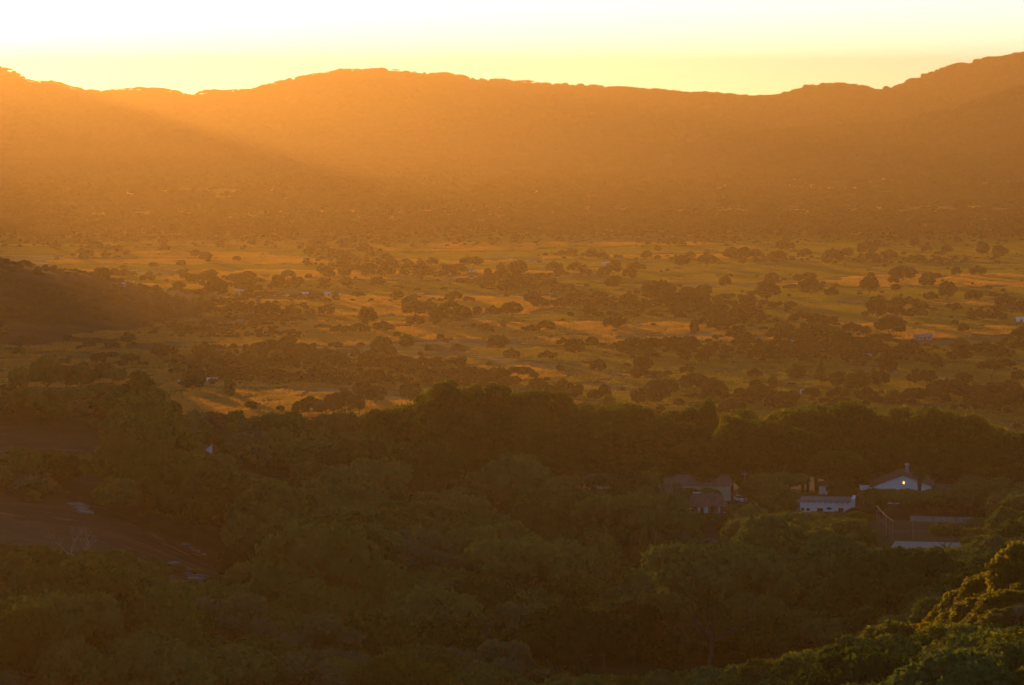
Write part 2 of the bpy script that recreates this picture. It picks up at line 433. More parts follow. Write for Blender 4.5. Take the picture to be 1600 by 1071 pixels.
def crown_arrays(seed, R, H, z0, shape='round', lobes=14, leaves=2600, leaf=.42, core=.80, rag=1.10):
    """leaf-sized triangles on lumpy boughs around a dark twiggy core. Returns V, F (triangles), bough centres"""
    g = np.random.default_rng(seed)
    cs = []
    for k in range(lobes):
        t = (k + .5) / lobes
        if shape == 'round':
            ph = math.acos(1 - 1.55 * t); a = k * 2.39996 + g.uniform(-.3, .3)
            c = (math.sin(ph) * math.cos(a) * R * .66, math.sin(ph) * math.sin(a) * R * .66, z0 + H * (.46 + .36 * math.cos(ph)))
            r = R * g.uniform(.30, .46)
        elif shape == 'flat':
            a = k * 2.39996; q = math.sqrt(t) * R * .80
            c = (q * math.cos(a), q * math.sin(a), z0 + H * (.60 + .16 * (1 - (q / R) ** 2) + g.uniform(-.1, .06)))
            r = R * g.uniform(.24, .36)
        elif shape == 'tall':
            a = k * 2.39996; zt = t; q = R * .55 * math.sin(math.pi * (.12 + .80 * zt)) ** .7
            c = (q * math.cos(a), q * math.sin(a), z0 + H * (.10 + .80 * zt)); r = R * g.uniform(.34, .50)
        elif shape == 'cone':
            a = k * 2.39996; q = R * .62 * (1 - t)
            c = (q * math.cos(a), q * math.sin(a), z0 + H * (.06 + .86 * t)); r = R * (.52 - .34 * t)
        elif shape == 'clump':
            m3 = k % 4; cx0 = (-1.05, -.35, .38, 1.0)[m3] * R; rr0 = R * (.42, .55, .5, .38)[m3]; a = k * 2.39996; q = rr0 * .62 * g.uniform(.5, 1)
            hh = (.62, .92, .80, .58)[m3]
            c = (cx0 + q * math.cos(a), q * math.sin(a), z0 + H * (.18 + (hh - .32) * ((k // 4) % 4) / 3)); r = R * g.uniform(.26, .36)
        else:   # open: separate leafy boughs with sky between
            ph = math.acos(1 - 1.35 * t); a = k * 2.39996 + g.uniform(-.4, .4)
            c = (math.sin(ph) * math.cos(a) * R * .80, math.sin(ph) * math.sin(a) * R * .80, z0 + H * (.38 + .48 * math.cos(ph) + g.uniform(-.06, .06)))
            r = R * g.uniform(.22, .33)
        cs.append((*c, r))
    cs = np.array(cs)
    flat = .62 if shape in ('flat', 'open') else .80
    VV, FF, n = [], [], 0
    if core:
        iv, fc = ICO1
        for cx_, cy_, cz_, r in cs:
            d = 1 + .18 * g.standard_normal(len(iv))
            v = iv * (r * core * d)[:, None] * np.array([1, 1, flat]) + (cx_, cy_, cz_)
            VV.append(v); FF.append(fc + n); n += len(v)
    per = g.choice(len(cs), leaves, p=cs[:, 3] ** 2 / (cs[:, 3] ** 2).sum())
    d = g.standard_normal((leaves, 3)); d[:, 2] += .35
    d /= np.linalg.norm(d, axis=1)[:, None]
    rr = cs[per, 3] * g.uniform(.78, rag, leaves)
    c = cs[per, :3] + d * rr[:, None] * np.array([1, 1, flat])
    nrm = d + .55 * g.standard_normal((leaves, 3)); nrm /= np.linalg.norm(nrm, axis=1)[:, None]
    t1 = np.cross(nrm, g.standard_normal((leaves, 3))); t1 /= np.linalg.norm(t1, axis=1)[:, None] + 1e-9
    t2 = np.cross(nrm, t1)
    s = leaf * g.uniform(.6, 1.3, leaves)[:, None]
    v = np.stack([c + t1 * s, c - t1 * s * .6 + t2 * s * .8, c - t1 * s * .6 - t2 * s * .8], 1).reshape(-1, 3)
    VV.append(v); FF.append(np.arange(leaves * 3).reshape(-1, 3) + n)
    return np.concatenate(VV), np.concatenate(FF), cs

def tube(P, Rr, sides=6):
    """tapered tube through points; returns V, F quads"""
    P = np.asarray(P, float); V, Fc = [], []
    for i, p in enumerate(P):
        d = P[min(i + 1, len(P) - 1)] - P[max(i - 1, 0)]; d /= np.linalg.norm(d) + 1e-9
        a = np.cross(d, (0.3, .9, .1)); a /= np.linalg.norm(a) + 1e-9; b = np.cross(d, a)
        for k in range(sides):
            t = 2 * math.pi * k / sides
            V.append(p + (a * math.cos(t) + b * math.sin(t)) * Rr[i])
    for i in range(len(P) - 1):
        for k in range(sides):
            k2 = (k + 1) % sides
            Fc.append((i * sides + k, i * sides + k2, (i + 1) * sides + k2, (i + 1) * sides + k))
    return np.array(V), np.array(Fc)

def trunk_arrays(seed, cs, z0, r0, n=6):
    g = np.random.default_rng(seed + 99)
    fork = np.array([g.uniform(-.3, .3), g.uniform(-.3, .3), z0 * .75 + .3])
    V, Fc = tube([(0, 0, -1.2), (0, 0, .0), fork * .5, fork], [r0 * 1.35, r0 * 1.1, r0 * .9, r0 * .8]); VV, FF, m = [V], [Fc], len(V)
    for k in g.choice(len(cs), min(n, len(cs)), replace=False):
        c = cs[k, :3]; mid = fork * .45 + c * .55 + np.array([0, 0, -.25 * abs(c[2] - fork[2])]) + g.normal(0, .2, 3)
        V, Fc = tube([fork, mid, c], [r0 * .6, r0 * .38, r0 * .15], 5)
        VV.append(V); FF.append(Fc + m); m += len(V)
    return np.concatenate(VV), np.concatenate(FF)

KINDS = {}
def kind(key, m, seeds, R, H, z0, shape, lobes, leaves, leaf, r0=.18, core=.80):
    v = []
    for s in seeds:
        V, Fc, cs = crown_arrays(s, R, H, z0, shape, lobes, leaves, leaf, core, 1.4 if 'lit' in key else 1.16)
        cm = from_arrays(key + '_crown', V, Fc, (m,))
        tv, tf = trunk_arrays(s, cs, z0, r0)
        v.append((cm, from_arrays(key + '_trunk', tv, tf, (M_BARK,), True)))
    KINDS[key] = v
kind('wood_round', M_LEAF, (1, 2, 3, 4), 4.0, 6.2, 1.3, 'round', 15, 3600, .26)
kind('wood_flat', M_LEAF, (11, 12, 13), 4.6, 5.4, 2.2, 'flat', 17, 3400, .26)
kind('wood_open', M_LEAFG, (21, 22), 3.8, 6.2, 1.6, 'open', 15, 2600, .25)
kind('wood_light', M_LEAFL, (31, 32), 3.6, 5.6, 1.4, 'round', 14, 3000, .25)
kind('tall_round', M_LEAFT, (41, 42, 43), 6.5, 11.5, 6.0, 'round', 22, 6500, .38, .42, .58)
kind('tall_open', M_LEAFT, (51, 52, 53), 6.8, 11.0, 7.5, 'open', 20, 5200, .40, .40, .5)
kind('tall_upright', M_LEAFT, (61, 62), 4.6, 14.0, 4.5, 'tall', 20, 5200, .36, .36, .58)
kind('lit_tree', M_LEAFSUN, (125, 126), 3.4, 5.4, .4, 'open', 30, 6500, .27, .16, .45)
M_LEAFRIM = leaf_mat('leaves_gold_edge', [(.11, .12, .02), (.16, .14, .025)], .65)  # golden rim light of the belt put into the whole leaf colour
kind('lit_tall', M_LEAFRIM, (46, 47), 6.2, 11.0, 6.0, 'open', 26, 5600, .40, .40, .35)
kind('sav_round', M_LEAFS, (71, 72, 73), 4.4, 6.6, 1.2, 'round', 13, 1100, .55)
kind('sav_flat', M_LEAFS, (81, 82, 83), 5.2, 5.2, 2.2, 'flat', 14, 1100, .55)
kind('sav_clump', M_LEAFS, (86, 87, 88), 4.6, 6.4, .8, 'clump', 16, 1500, .55)
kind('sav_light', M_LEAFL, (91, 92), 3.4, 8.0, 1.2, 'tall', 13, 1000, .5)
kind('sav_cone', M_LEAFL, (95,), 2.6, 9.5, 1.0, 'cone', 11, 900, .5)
kind('shrub', M_LEAF, (101, 102, 103), 2.0, 2.6, .05, 'round', 9, 1000, .22, .08)
kind('shrub_light', M_LEAFG, (111, 112), 2.0, 2.4, .05, 'round', 9, 1000, .22, .08)
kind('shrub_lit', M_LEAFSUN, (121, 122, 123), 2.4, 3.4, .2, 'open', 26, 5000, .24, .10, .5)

def tree(name, key, x, y, s=(1, 1, 1), label=None, cat='tree', group=None, variant=None, z=None, sink=.0, rot=None):
    cm, tm = KINDS[key][variant if variant is not None else random.randrange(len(KINDS[key]))]
    e = bpy.data.objects.new(name, None); COL.objects.link(e)
    e.location = (x, y, (float(ground_h(x, y)) if z is None else z) - sink)
    e.rotation_euler = (0, 0, random.uniform(0, 6.283) if rot is None else rot)
    e.scale = s
    link('crown', cm, e); link('trunk', tm, e)
    tag(e, label, cat, group)
    return e

# labels: what a tree looks like, then what it stands beside
LAND = []          # (photo x, photo y, phrase)
USED = {}
def describe(size, shape, px, py, lands, place):
    """a label that singles one tree out by look, its nearest named neighbours and the side of them"""
    ls = sorted(lands, key=lambda q: math.hypot(q[0] - px, (q[1] - py) * 1.6))
    cand = []
    for i in range(7):
        lx, ly, ph = ls[i]
        ang = 'beyond' if py - ly < -9 else 'in front of' if py - ly > 9 else 'beside'
        cand.append(f'{size} {shape} {ang} the {ph}')
    for i in range(0, 5):
        for j in range(1, 6):
            if i == j: continue
            a_, b_ = ls[i], ls[j]
            if (a_[0] - px) * (b_[0] - px) < 0 or (a_[1] - py) * (b_[1] - py) < 0:
                cand.append(f'{size} {shape} between the {a_[2]} and the {b_[2]}')
                cand.append(f'{size} {shape} between the {a_[2]} and the {b_[2]}, nearer the first')
            else:
                cand.append(f'{size} {shape} {"above" if py < a_[1] else "below"} the {a_[2]}, off towards the {b_[2]}')
    for c in cand:
        if c not in USED and 4 <= len(c.replace('-', ' ').split()) <= 16:
            USED[c] = 1; return c
    for w_ in ('another', 'one more', 'second', 'third', 'fourth', 'fifth', 'sixth', 'seventh'):
        for c in cand:
            c = w_ + ' ' + c
            if c not in USED and len(c.replace('-', ' ').split()) <= 16:
                USED[c] = 1; return c
    return cand[0]
# ---------------------------------------------------------------- buildings
class MB:
    """collects boxes and prisms, then links them as one mesh object"""
    def __init__(self): self.V, self.F = [], []
    def poly(self, pts, faces):
        n = len(self.V); self.V += [tuple(p) for p in pts]; self.F += [tuple(i + n for i in f) for f in faces]; return self
    def box(self, x0, x1, y0, y1, z0, z1):
        return self.poly([(x, y, z) for z in (z0, z1) for y in (y0, y1) for x in (x0, x1)],
                         [(0, 2, 3, 1), (4, 5, 7, 6), (0, 1, 5, 4), (2, 6, 7, 3), (0, 4, 6, 2), (1, 3, 7, 5)])
    def prism(self, prof, y0, y1):
        """profile in x, z pushed along y"""
        n = len(prof)
        return self.poly([(x, y0, z) for x, z in prof] + [(x, y1, z) for x, z in prof],
                         [tuple(range(n))[::-1], tuple(range(n, 2 * n))] + [(i, (i + 1) % n, n + (i + 1) % n, n + i) for i in range(n)])
    def tube(self, P, R, sides=8):
        V, Fc = tube(P, R, sides); n = len(self.V)
        self.V += [tuple(v) for v in V]; self.F += [tuple(int(i) + n for i in f) for f in Fc]
        self.F += [tuple(n + k for k in range(sides))[::-1], tuple(n + len(V) - sides + k for k in range(sides))]
        return self
    def build(self, name, m, parent=None):
        me = bpy.data.meshes.new(name); me.from_pydata(self.V, [], self.F); me.materials.append(m); me.update()
        return link(name, me, parent)

def wallmat(name, c, dirt=.25):
    m = mat(name, c, .85)
    st = noise(m, .9, 5, .65, objpos(m, (1, 1, .25)))
    setcol(m, mix(m, ramp(m, st, [(.40, (0, 0, 0)), (.75, (1, 1, 1))]), c, tuple(v * (1 - dirt) for v in c)))
    bump(m, noise(m, 6, 3, .5, objpos(m)), .2, .02)
    return m
M_WHITE = wallmat('whitewash', (.84, .86, .88), .15)
M_CREAM = wallmat('cream_wall', (.50, .47, .36), .3)
M_GREYW = wallmat('grey_render', (.30, .30, .31), .3)
M_REDROOF = wallmat('red_brown_roof', (.22, .13, .10), .35)
M_DARKROOF = wallmat('dark_roof', (.12, .08, .08), .35)
M_TIN = wallmat('tin_roof', (.30, .29, .29), .45)
M_TINW = wallmat('bright_tin', (.72, .72, .74), .2)
M_WOOD = wallmat('timber', (.10, .065, .045), .3)
M_HOLE = mat('shaded_glass', (.02, .022, .025), .25, .5)
M_METAL = mat('grey_metal', (.20, .19, .18), .6)
M_CONC = wallmat('concrete', (.36, .33, .31), .35)
M_GLOW = bpy.data.materials.new('lit_pane'); M_GLOW.use_nodes = True
_b = M_GLOW.node_tree.nodes['Principled BSDF']
_b.inputs['Base Color'].default_value = (.6, .4, .2, 1); _b.inputs['Emission Color'].default_value = (1, .50, .14, 1); _b.inputs['Emission Strength'].default_value = 1.7
M_THATCH = mat('thatch', (.17, .12, .06)); bump(M_THATCH, noise(M_THATCH, 8, 4), .8, .1)

def site(name, px, r, label, cat, group=None, z=None, turn=0.0, py=None):
    """Empty on the ground along a bearing, local x to the side, local y away"""
    if py is not None:
        x, y, zz = hit(px, py)
    else:
        dx, dy, _ = ray(px, 700); x, y = dx * r, dy * r; zz = float(ground_h(x, y))
    e = bpy.data.objects.new(name, None); COL.objects.link(e)
    e.location = (x, y, zz if z is None else z)
    e.rotation_euler = (0, 0, -math.atan2(x, y) + math.radians(turn))
    return tag(e, label, cat, group)

def window(parent, x0, x1, z0, z1, y=0.0, glow=False, bars=1):
    f = MB()
    f.box(x0 - .06, x0, y - .05, y + .06, z0 - .06, z1 + .06).box(x1, x1 + .06, y - .05, y + .06, z0 - .06, z1 + .06)
    f.box(x0, x1, y - .05, y + .06, z1, z1 + .06).box(x0, x1, y - .08, y + .06, z0 - .08, z0)
    for k in range(bars):
        xm = x0 + (x1 - x0) * (k + 1) / (bars + 1); f.box(xm - .02, xm + .02, y - .03, y + .05, z0, z1)
    fo = f.build('window', M_WOOD, parent)
    MB().box(x0, x1, y - .012, y + .012, z0, z1).build('pane', M_GLOW if glow else M_HOLE, fo)
    return fo

def door(parent, x0, x1, z1, y=0.0, m=None):
    d = MB().box(x0, x1, y - .03, y + .05, .02, z1).build('door', m or M_WOOD, parent)
    MB().box(x1 - .14, x1 - .08, y - .08, y - .03, 1.0, 1.1).build('handle', M_METAL, d)

# long white outbuilding: whitewashed, lean-to tin roof, rafter ends, end parapet
e = site('outbuilding', 1292, 617, 'long white outbuilding with flat tin roof, small dark windows and one doorway', 'building', turn=-3)
k = 617 / F
X = lambda p: (p - 1292) * k
MB().box(X(1251), X(1335), 0, 6, -.8, 3.05).build('wall', M_WHITE, e)
rf = MB().poly([(X(1250), -.35, 3.10), (X(1330), -.35, 3.20), (X(1330), 6.2, 3.42), (X(1250), 6.2, 3.22), (X(1250), -.35, 3.18), (X(1330), -.35, 3.28), (X(1330), 6.2, 3.50), (X(1250), 6.2, 3.30)],
     [(0, 3, 2, 1), (4, 5, 6, 7), (0, 1, 5, 4), (1, 2, 6, 5), (2, 3, 7, 6), (3, 0, 4, 7)]).build('roof', M_TIN, e)
for i in range(22):
    x = X(1250) + .2 + i * .5
    if x < X(1329): MB().box(x, x + .10, -.33, 6.1, 3.24 + .0013 * i, 3.44 + .006 * i).build('roof_rib', M_TIN, rf)
MB().box(X(1331), X(1335.6), -.02, 6.25, 3.05, 3.85).build('parapet', M_WHITE, e)
for i in range(9):
    x = X(1256 + i * 8.6); MB().box(x, x + .14, -.30, -.002, 2.86, 3.06).build('rafter_end', M_WOOD, e)
window(e, X(1253.2), X(1257), 1.15, 1.62, -.01, bars=0); window(e, X(1261.6), X(1265.6), 1.15, 1.62, -.01, bars=0)
window(e, X(1278.5), X(1286.5), 1.05, 1.68, -.01, bars=2)
window(e, X(1293.4), X(1299.6), 1.55, 1.84, -.01, bars=1)
door(e, X(1311), X(1319), 1.85, -.01)
MB().box(X(1242), X(1249.4), .6, 5.2, -.8, 2.7).build('annex', M_GREYW, e)
MB().box(X(1241.5), X(1249.8), .3, 5.4, 2.7, 2.82).build('annex_roof', M_TIN, e)

# gabled white house
e = site('gabled_house', 1411, 652, 'white gabled house with brown roof, chimney and one glowing gable window', 'house', turn=2)
k = 652 / F
X = lambda p: (p - 1411) * k
ez, az_ = 4.1, 6.7
MB().prism([(X(1367), -.8), (X(1455), -.8), (X(1455), ez + .3), (X(1412), az_), (X(1367), ez)], 0, 9.5).build('wall', M_WHITE, e)
for nm, (xa, za, xb, zb) in (('roof', (X(1361), ez - .33, X(1412), az_)), ('roof', (X(1412), az_, X(1462), ez - .1))):
    o = MB().poly([(xa, -.55, za + .06), (xb, -.55, zb + .06), (xb, 10.0, zb + .06), (xa, 10.0, za + .06), (xa, -.55, za + .26), (xb, -.55, zb + .26), (xb, 10.0, zb + .26), (xa, 10.0, za + .26)],
                  [(0, 3, 2, 1), (4, 5, 6, 7), (0, 1, 5, 4), (1, 2, 6, 5), (2, 3, 7, 6), (3, 0, 4, 7)]).build(nm, M_REDROOF, e)
    for j in range(12):
        y = -.45 + j * .9
        MB().poly([(xa, y, za + .27), (xb, y, zb + .27), (xb, y + .1, zb + .27), (xa, y + .1, za + .27), (xa, y, za + .33), (xb, y, zb + .33), (xb, y + .1, zb + .33), (xa, y + .1, za + .33)],
                  [(0, 3, 2, 1), (4, 5, 6, 7), (0, 1, 5, 4), (1, 2, 6, 5), (2, 3, 7, 6), (3, 0, 4, 7)]).build('roof_rib', M_REDROOF, o)
MB().box(X(1360.5), X(1412), -.62, -.56, 0, .02).build('gable_vent', M_WOOD, e) if False else None
ch = MB().box(X(1416.3), X(1421.7), 5.6, 6.4, 5.6, 8.35).build('chimney', M_GREYW, e)
MB().box(X(1415.6), X(1422.4), 5.5, 6.5, 8.35, 8.6).build('chimney_cap', M_CREAM, ch)
window(e, X(1411.4), X(1414.0), 4.65, 5.25, -.01, glow=True, bars=0)
# its flat-roofed wing
MB().box(X(1338), X(1366.4), -1.6, 6, -.8, 2.75).build('wing', M_WHITE, e)
MB().box(X(1336.5), X(1366.8), -2.1, 6.2, 2.75, 2.98).build('fascia', M_REDROOF, e)
MB().box(X(1345), X(1366.6), .8, 6.0, 2.98, 3.45).build('parapet', M_WHITE, e)
door(e, X(1340), X(1345.4), 1.95, -1.61); door(e, X(1345.8), X(1351), 1.95, -1.61)
t = site('terrace_wall', 1437, 640, 'low grey terrace wall below the palm beside the white gable', 'wall')
k = 640 / F
MB().box(-15.5 * k, 15 * k, 0, .4, -.8, 2.9).build('wall_face', M_GREYW, t)
MB().box(-16 * k, 15.5 * k, -.1, .5, 2.9, 3.05).build('coping', M_CONC, t)

# dark roofed house behind the palm
e = site('dark_roofed_house', 1479, 676, 'low house with long dark maroon roof and pale finial behind the palm', 'house')
MB().box(-4.2, 4.0, .5, 7, -1, 3.6).build('wall', M_CREAM, e)
o = MB().poly([(-4.6, 0, 3.6), (4.4, 0, 3.6), (4.4, 7.6, 3.6), (-4.6, 7.6, 3.6), (-3.6, 3.6, 6.1), (3.5, 3.6, 6.1)], [(0, 3, 2, 1), (0, 1, 5, 4), (1, 2, 5), (2, 3, 4, 5), (3, 0, 4)]).build('roof', M_DARKROOF, e)
MB().box(3.3, 3.6, 3.45, 3.75, 6.05, 6.9).build('finial', M_WHITE, o)
window(e, -2.6, -1.2, 1.2, 2.4, .49); window(e, 1.0, 2.4, 1.2, 2.4, .49)

# brown roofed cottage with white front and posts
e = site('brown_roofed_cottage', 1112, 618, 'cottage with steep brown roof, white front wall and shaded porch', 'house', turn=4)
k = 618 / F
X = lambda p: (p - 1112) * k
MB().box(X(1091), X(1107), 0, 6, -.8, 2.3).build('wall', M_WHITE, e)
MB().box(X(1107), X(1135), 1.8, 6, -.8, 2.3).build('porch_wall', M_GREYW, e)
for p in (1123.5, 1132):
    MB().box(X(p), X(p + 2.2), .0, .3, -.8, 2.3).build('porch_post', M_WHITE, e)
o = MB().poly([(X(1076), -.7, 2.3), (X(1140), -.7, 2.3), (X(1140), 7, 2.3), (X(1076), 7, 2.3), (X(1085), 3.1, 4.8), (X(1124), 3.1, 4.8)], [(0, 3, 2, 1), (0, 1, 5, 4), (1, 2, 5), (2, 3, 4, 5), (3, 0, 4)]).build('roof', M_REDROOF, e)
MB().box(X(1084), X(1097), 2.98, 3.22, 4.74, 4.95).build('ridge_cap', M_TINW, o)
for j in range(9):
    t = (j + .5) / 9; y = -.7 + 3.8 * t; z = 2.3 + 2.5 * t
    MB().box(X(1076 + 9 * t) + .1, X(1140 - 16 * t) - .1, y - .03, y + .03, z + .01, z + .07).build('tile_course', M_REDROOF, o)
door(e, X(1112), X(1117), 2.0, 1.79); window(e, X(1095), X(1100), .9, 1.9, -.01)

# long low building with brown roof, half hidden by trees
e = site('long_building', 1030, 655, 'long low building with brown roof and cream wall under tall trees', 'building')
k = 655 / F
X = lambda p: (p - 1030) * k
MB().box(X(916), X(1143), .6, 8.5, -1, 3.3).build('wall', M_CREAM, e)
o = MB().poly([(X(912), 0, 3.3), (X(1147), 0, 3.3), (X(1147), 9, 3.3), (X(912), 9, 3.3), (X(918), 4.4, 5.3), (X(1141), 4.4, 5.3)], [(0, 3, 2, 1), (0, 1, 5, 4), (1, 2, 5), (2, 3, 4, 5), (3, 0, 4)]).build('roof', M_REDROOF, e)
for j in range(14):
    a_, b_ = (X(918) + (X(1141) - X(918)) * (j + q) / 14 for q in (.2, .28))
    MB().poly([(a_, 0, 3.32), (b_, 0, 3.32), (b_, 4.4, 5.32), (a_, 4.4, 5.32), (a_, 0, 3.38), (b_, 0, 3.38), (b_, 4.4, 5.38), (a_, 4.4, 5.38)], [(0, 3, 2, 1), (4, 5, 6, 7), (0, 1, 5, 4), (1, 2, 6, 5), (2, 3, 7, 6), (3, 0, 4, 7)]).build('roof_seam', M_REDROOF, o)
for j in range(7):
    window(e, X(922 + j * 30), X(932 + j * 30), 1.3, 2.6, .59)
# small white store behind
e = site('white_store', 1291, 668, 'small white store with tin roof between trees behind the outbuilding', 'building')
MB().box(-1.6, 1.5, 0, 3, -1, 2.9).build('wall', M_WHITE, e)
MB().poly([(-1.9, -.4, 2.9), (1.8, -.4, 2.9), (1.8, 3.3, 3.4), (-1.9, 3.3, 3.4), (-1.9, -.4, 3.0), (1.8, -.4, 3.0), (1.8, 3.3, 3.5), (-1.9, 3.3, 3.5)], [(0, 3, 2, 1), (4, 5, 6, 7), (0, 1, 5, 4), (1, 2, 6, 5), (2, 3, 7, 6), (3, 0, 4, 7)]).build('roof', M_DARKROOF, e)
window(e, .1, .9, 1.9, 2.5, -.01)

# cars
M_CAR = mat('white_paint', (.62, .66, .70), .3, .5); M_TYRE = mat('rubber', (.02, .02, .02)); M_CARGLASS = mat('car_glass', (.03, .035, .04), .08, .6)
def car(px, r, turn, label):
    e = site('parked_car', px, r, label, 'car', 'cars parked by the cottages', turn=turn)
    b = MB()
    prof = [(-2.1, .35), (2.15, .35), (2.2, .72), (1.95, .92), (1.05, 1.0), (-1.95, 1.02), (-2.15, .8)]
    b.prism([(x, z) for x, z in prof], -.82, .82).build('body', M_CAR, e)
    MB().prism([(-1.75, 1.02), (1.0, 1.0), (.45, 1.46), (-1.35, 1.48)], -.68, .68).build('cabin', M_CARGLASS, e)
    MB().box(-1.4, .5, -.70, .70, 1.46, 1.52).build('roof', M_CAR, e)
    for x in (-1.35, 1.35):
        for y in (-.78, .78):
            o = MB().tube([(x, y - .1, .33), (x, y + .1, .33)], [.33, .33], 14).build('wheel', M_TYRE, e)
            MB().tube([(x, y - .115, .33), (x, y + .115, .33)], [.18, .18], 10).build('rim', M_METAL, o)
    for y in (-.6, .6):
        MB().box(2.16, 2.22, y - .14, y + .14, .62, .76).build('headlight', M_TINW, e)
car(1157, 653, -68, 'white car parked at the foot of the utility pole')
car(1078, 622, -50, 'white car parked beside the brown roofed cottage')

# utility poles
def pole(px, r, h, label, arm=True):
    e = site('utility_pole', px, r, label, 'pole', 'utility poles')
    MB().tube([(0, 0, -.5), (0, 0, h)], [.16, .11], 8).build('shaft', M_PALE, e)
    if arm:
        a = MB().box(-.75, .75, -.06, .06, h - .75, h - .6).build('crossarm', M_PALE, e)
        for x in (-.65, 0, .65): MB().tube([(x, 0, h - .6), (x, 0, h - .38)], [.05, .04], 6).build('insulator', M_GREYW, a)
        MB().box(-.55, .55, -.1, .1, h * .25, h * .25 + .12).build('lower_bracket', M_PALE, e)
pole(1164, 650, 7.4, 'pale utility pole with crossarm beside the parked white car')
pole(912, 650, 6.6, 'thin utility pole at the corner of the long brown roof', False)

# court with fence, low walls
e = site('concrete_court', 1446, 551, 'pale concrete court slab behind two round trees', 'court', z=22.6)
k = 551 / F
MB().poly([(-54 * k, -6, -.9), (62 * k, -6, -.9), (60 * k, 6.5, -.9), (-46 * k, 6.5, -.9), (-54 * k, -6, .42), (62 * k, -6, .42), (60 * k, 6.5, .42), (-46 * k, 6.5, .42)], [(0, 3, 2, 1), (4, 5, 6, 7), (0, 1, 5, 4), (1, 2, 6, 5), (2, 3, 7, 6), (3, 0, 4, 7)]).build('slab', M_CONC, e)
e = site('court_fence', 1446, 560, 'tall wire fence on thin posts round the concrete court', 'fence', z=22.6)
k = 560 / F
pts = [(-76, 20), (-71, 15), (-65, 10.5), (-60, 6), (-54, 3), (-49, 0), (-18, 0), (18, 0), (55, 0), (93, 0)]
for x, y in pts: MB().tube([(x * k, y, -.5), (x * k, y, 4.1)], [.06, .05], 6).build('post', M_METAL, e)
for (xa, ya), (xb, yb) in zip(pts[:-1], pts[1:]):
    for z in (4.05, 2.1): MB().tube([(xa * k, ya, z), (xb * k, yb, z)], [.03, .03], 5).build('rail', M_METAL, e)
M_COURTSOIL = mat('red_court_soil', (.20, .085, .05)); bump(M_COURTSOIL, noise(M_COURTSOIL, .8, 4), .6, .2)
setcol(M_COURTSOIL, ramp(M_COURTSOIL, noise(M_COURTSOIL, .25, 5, .7), [(.35, (.10, .055, .03)), (.6, (.22, .10, .06)), (.75, (.30, .2, .15))]))
e = site('low_wall', 1482, 592, 'low pale wall at the far side of the red court ground', 'wall')
k = 592 / F
for i in range(10):
    MB().box(-58 * k + i * 1.56, -58 * k + i * 1.56 + 1.5, 0, .3, -.6, 1.15 + .04 * (i % 2)).build('wall_panel', M_CONC, e)

# small awning, pale rocks
e = site('awning', 328, 0, 'small white triangular awning on a post among the trees', 'awning', py=712)
MB().tube([(.45, 0, -.5), (.45, 0, 2.6)], [.09, .07], 8).build('post', M_WHITE, e)
MB().poly([(.4, -.1, 2.3), (-1.0, -.3, 1.3), (.35, -.3, .3), (.4, .05, 2.3), (-1.0, .0, 1.3), (.35, .0, .3)], [(0, 1, 2), (3, 5, 4), (0, 3, 4, 1), (1, 4, 5, 2), (2, 5, 3, 0)]).build('cloth', M_WHITE, e)
M_PROCK = wallmat('pale_stone', (.22, .19, .165), .5)
def rocks(px, py, n, w_, label, g=None, slope=3.0):
    e = site('rock_ledge', px, 0, label, 'rock', g, py=py)
    q = np.random.default_rng(int(px))
    e.rotation_euler[2] += q.uniform(-.2, .2)
    for i in range(n * 2):
        iv, fc = ICO2
        L_ = w_ * q.uniform(.25, .75)
        v = np.sign(iv) * np.abs(iv) ** .75 * (1 + .13 * q.standard_normal(len(iv)))[:, None] * np.array([L_, L_ * q.uniform(.3, .6), .22])
        t = (i + .5) / (2 * n)
        px0 = np.array([(t * 2 - 1) * w_ * 1.1 + q.uniform(-.3, .3), -(t * 2 - 1) * w_ * slope + q.uniform(-.8, .8)])
        a_ = e.rotation_euler[2]; wx = e.location.x + px0[0] * math.cos(a_) - px0[1] * math.sin(a_); wy = e.location.y + px0[0] * math.sin(a_) + px0[1] * math.cos(a_)
        link('stone', from_arrays('stone', v + np.array([px0[0], px0[1], float(ground_h(wx, wy)) - e.location.z + .05]), fc, (M_PROCK,), False), e)
rocks(1118, 850, 4, 1.7, 'stepped pale stones in a gap of the dark woodland below the cottage')
rocks(300, 905, 5, 2.4, 'long pale broken ledge at the foot of the red rock slope', 'pale ledges on the rock slope')
rocks(160, 712, 2, 1.3, 'small pale ledge by the upper dark rock slab', 'pale ledges on the rock slope')
rocks(126, 797, 3, 1.7, 'pale ledge along the top edge of the large red slab', 'pale ledges on the rock slope')
rocks(302, 862, 2, 1.1, 'thin pale ledge midway down the red slab', 'pale ledges on the rock slope')

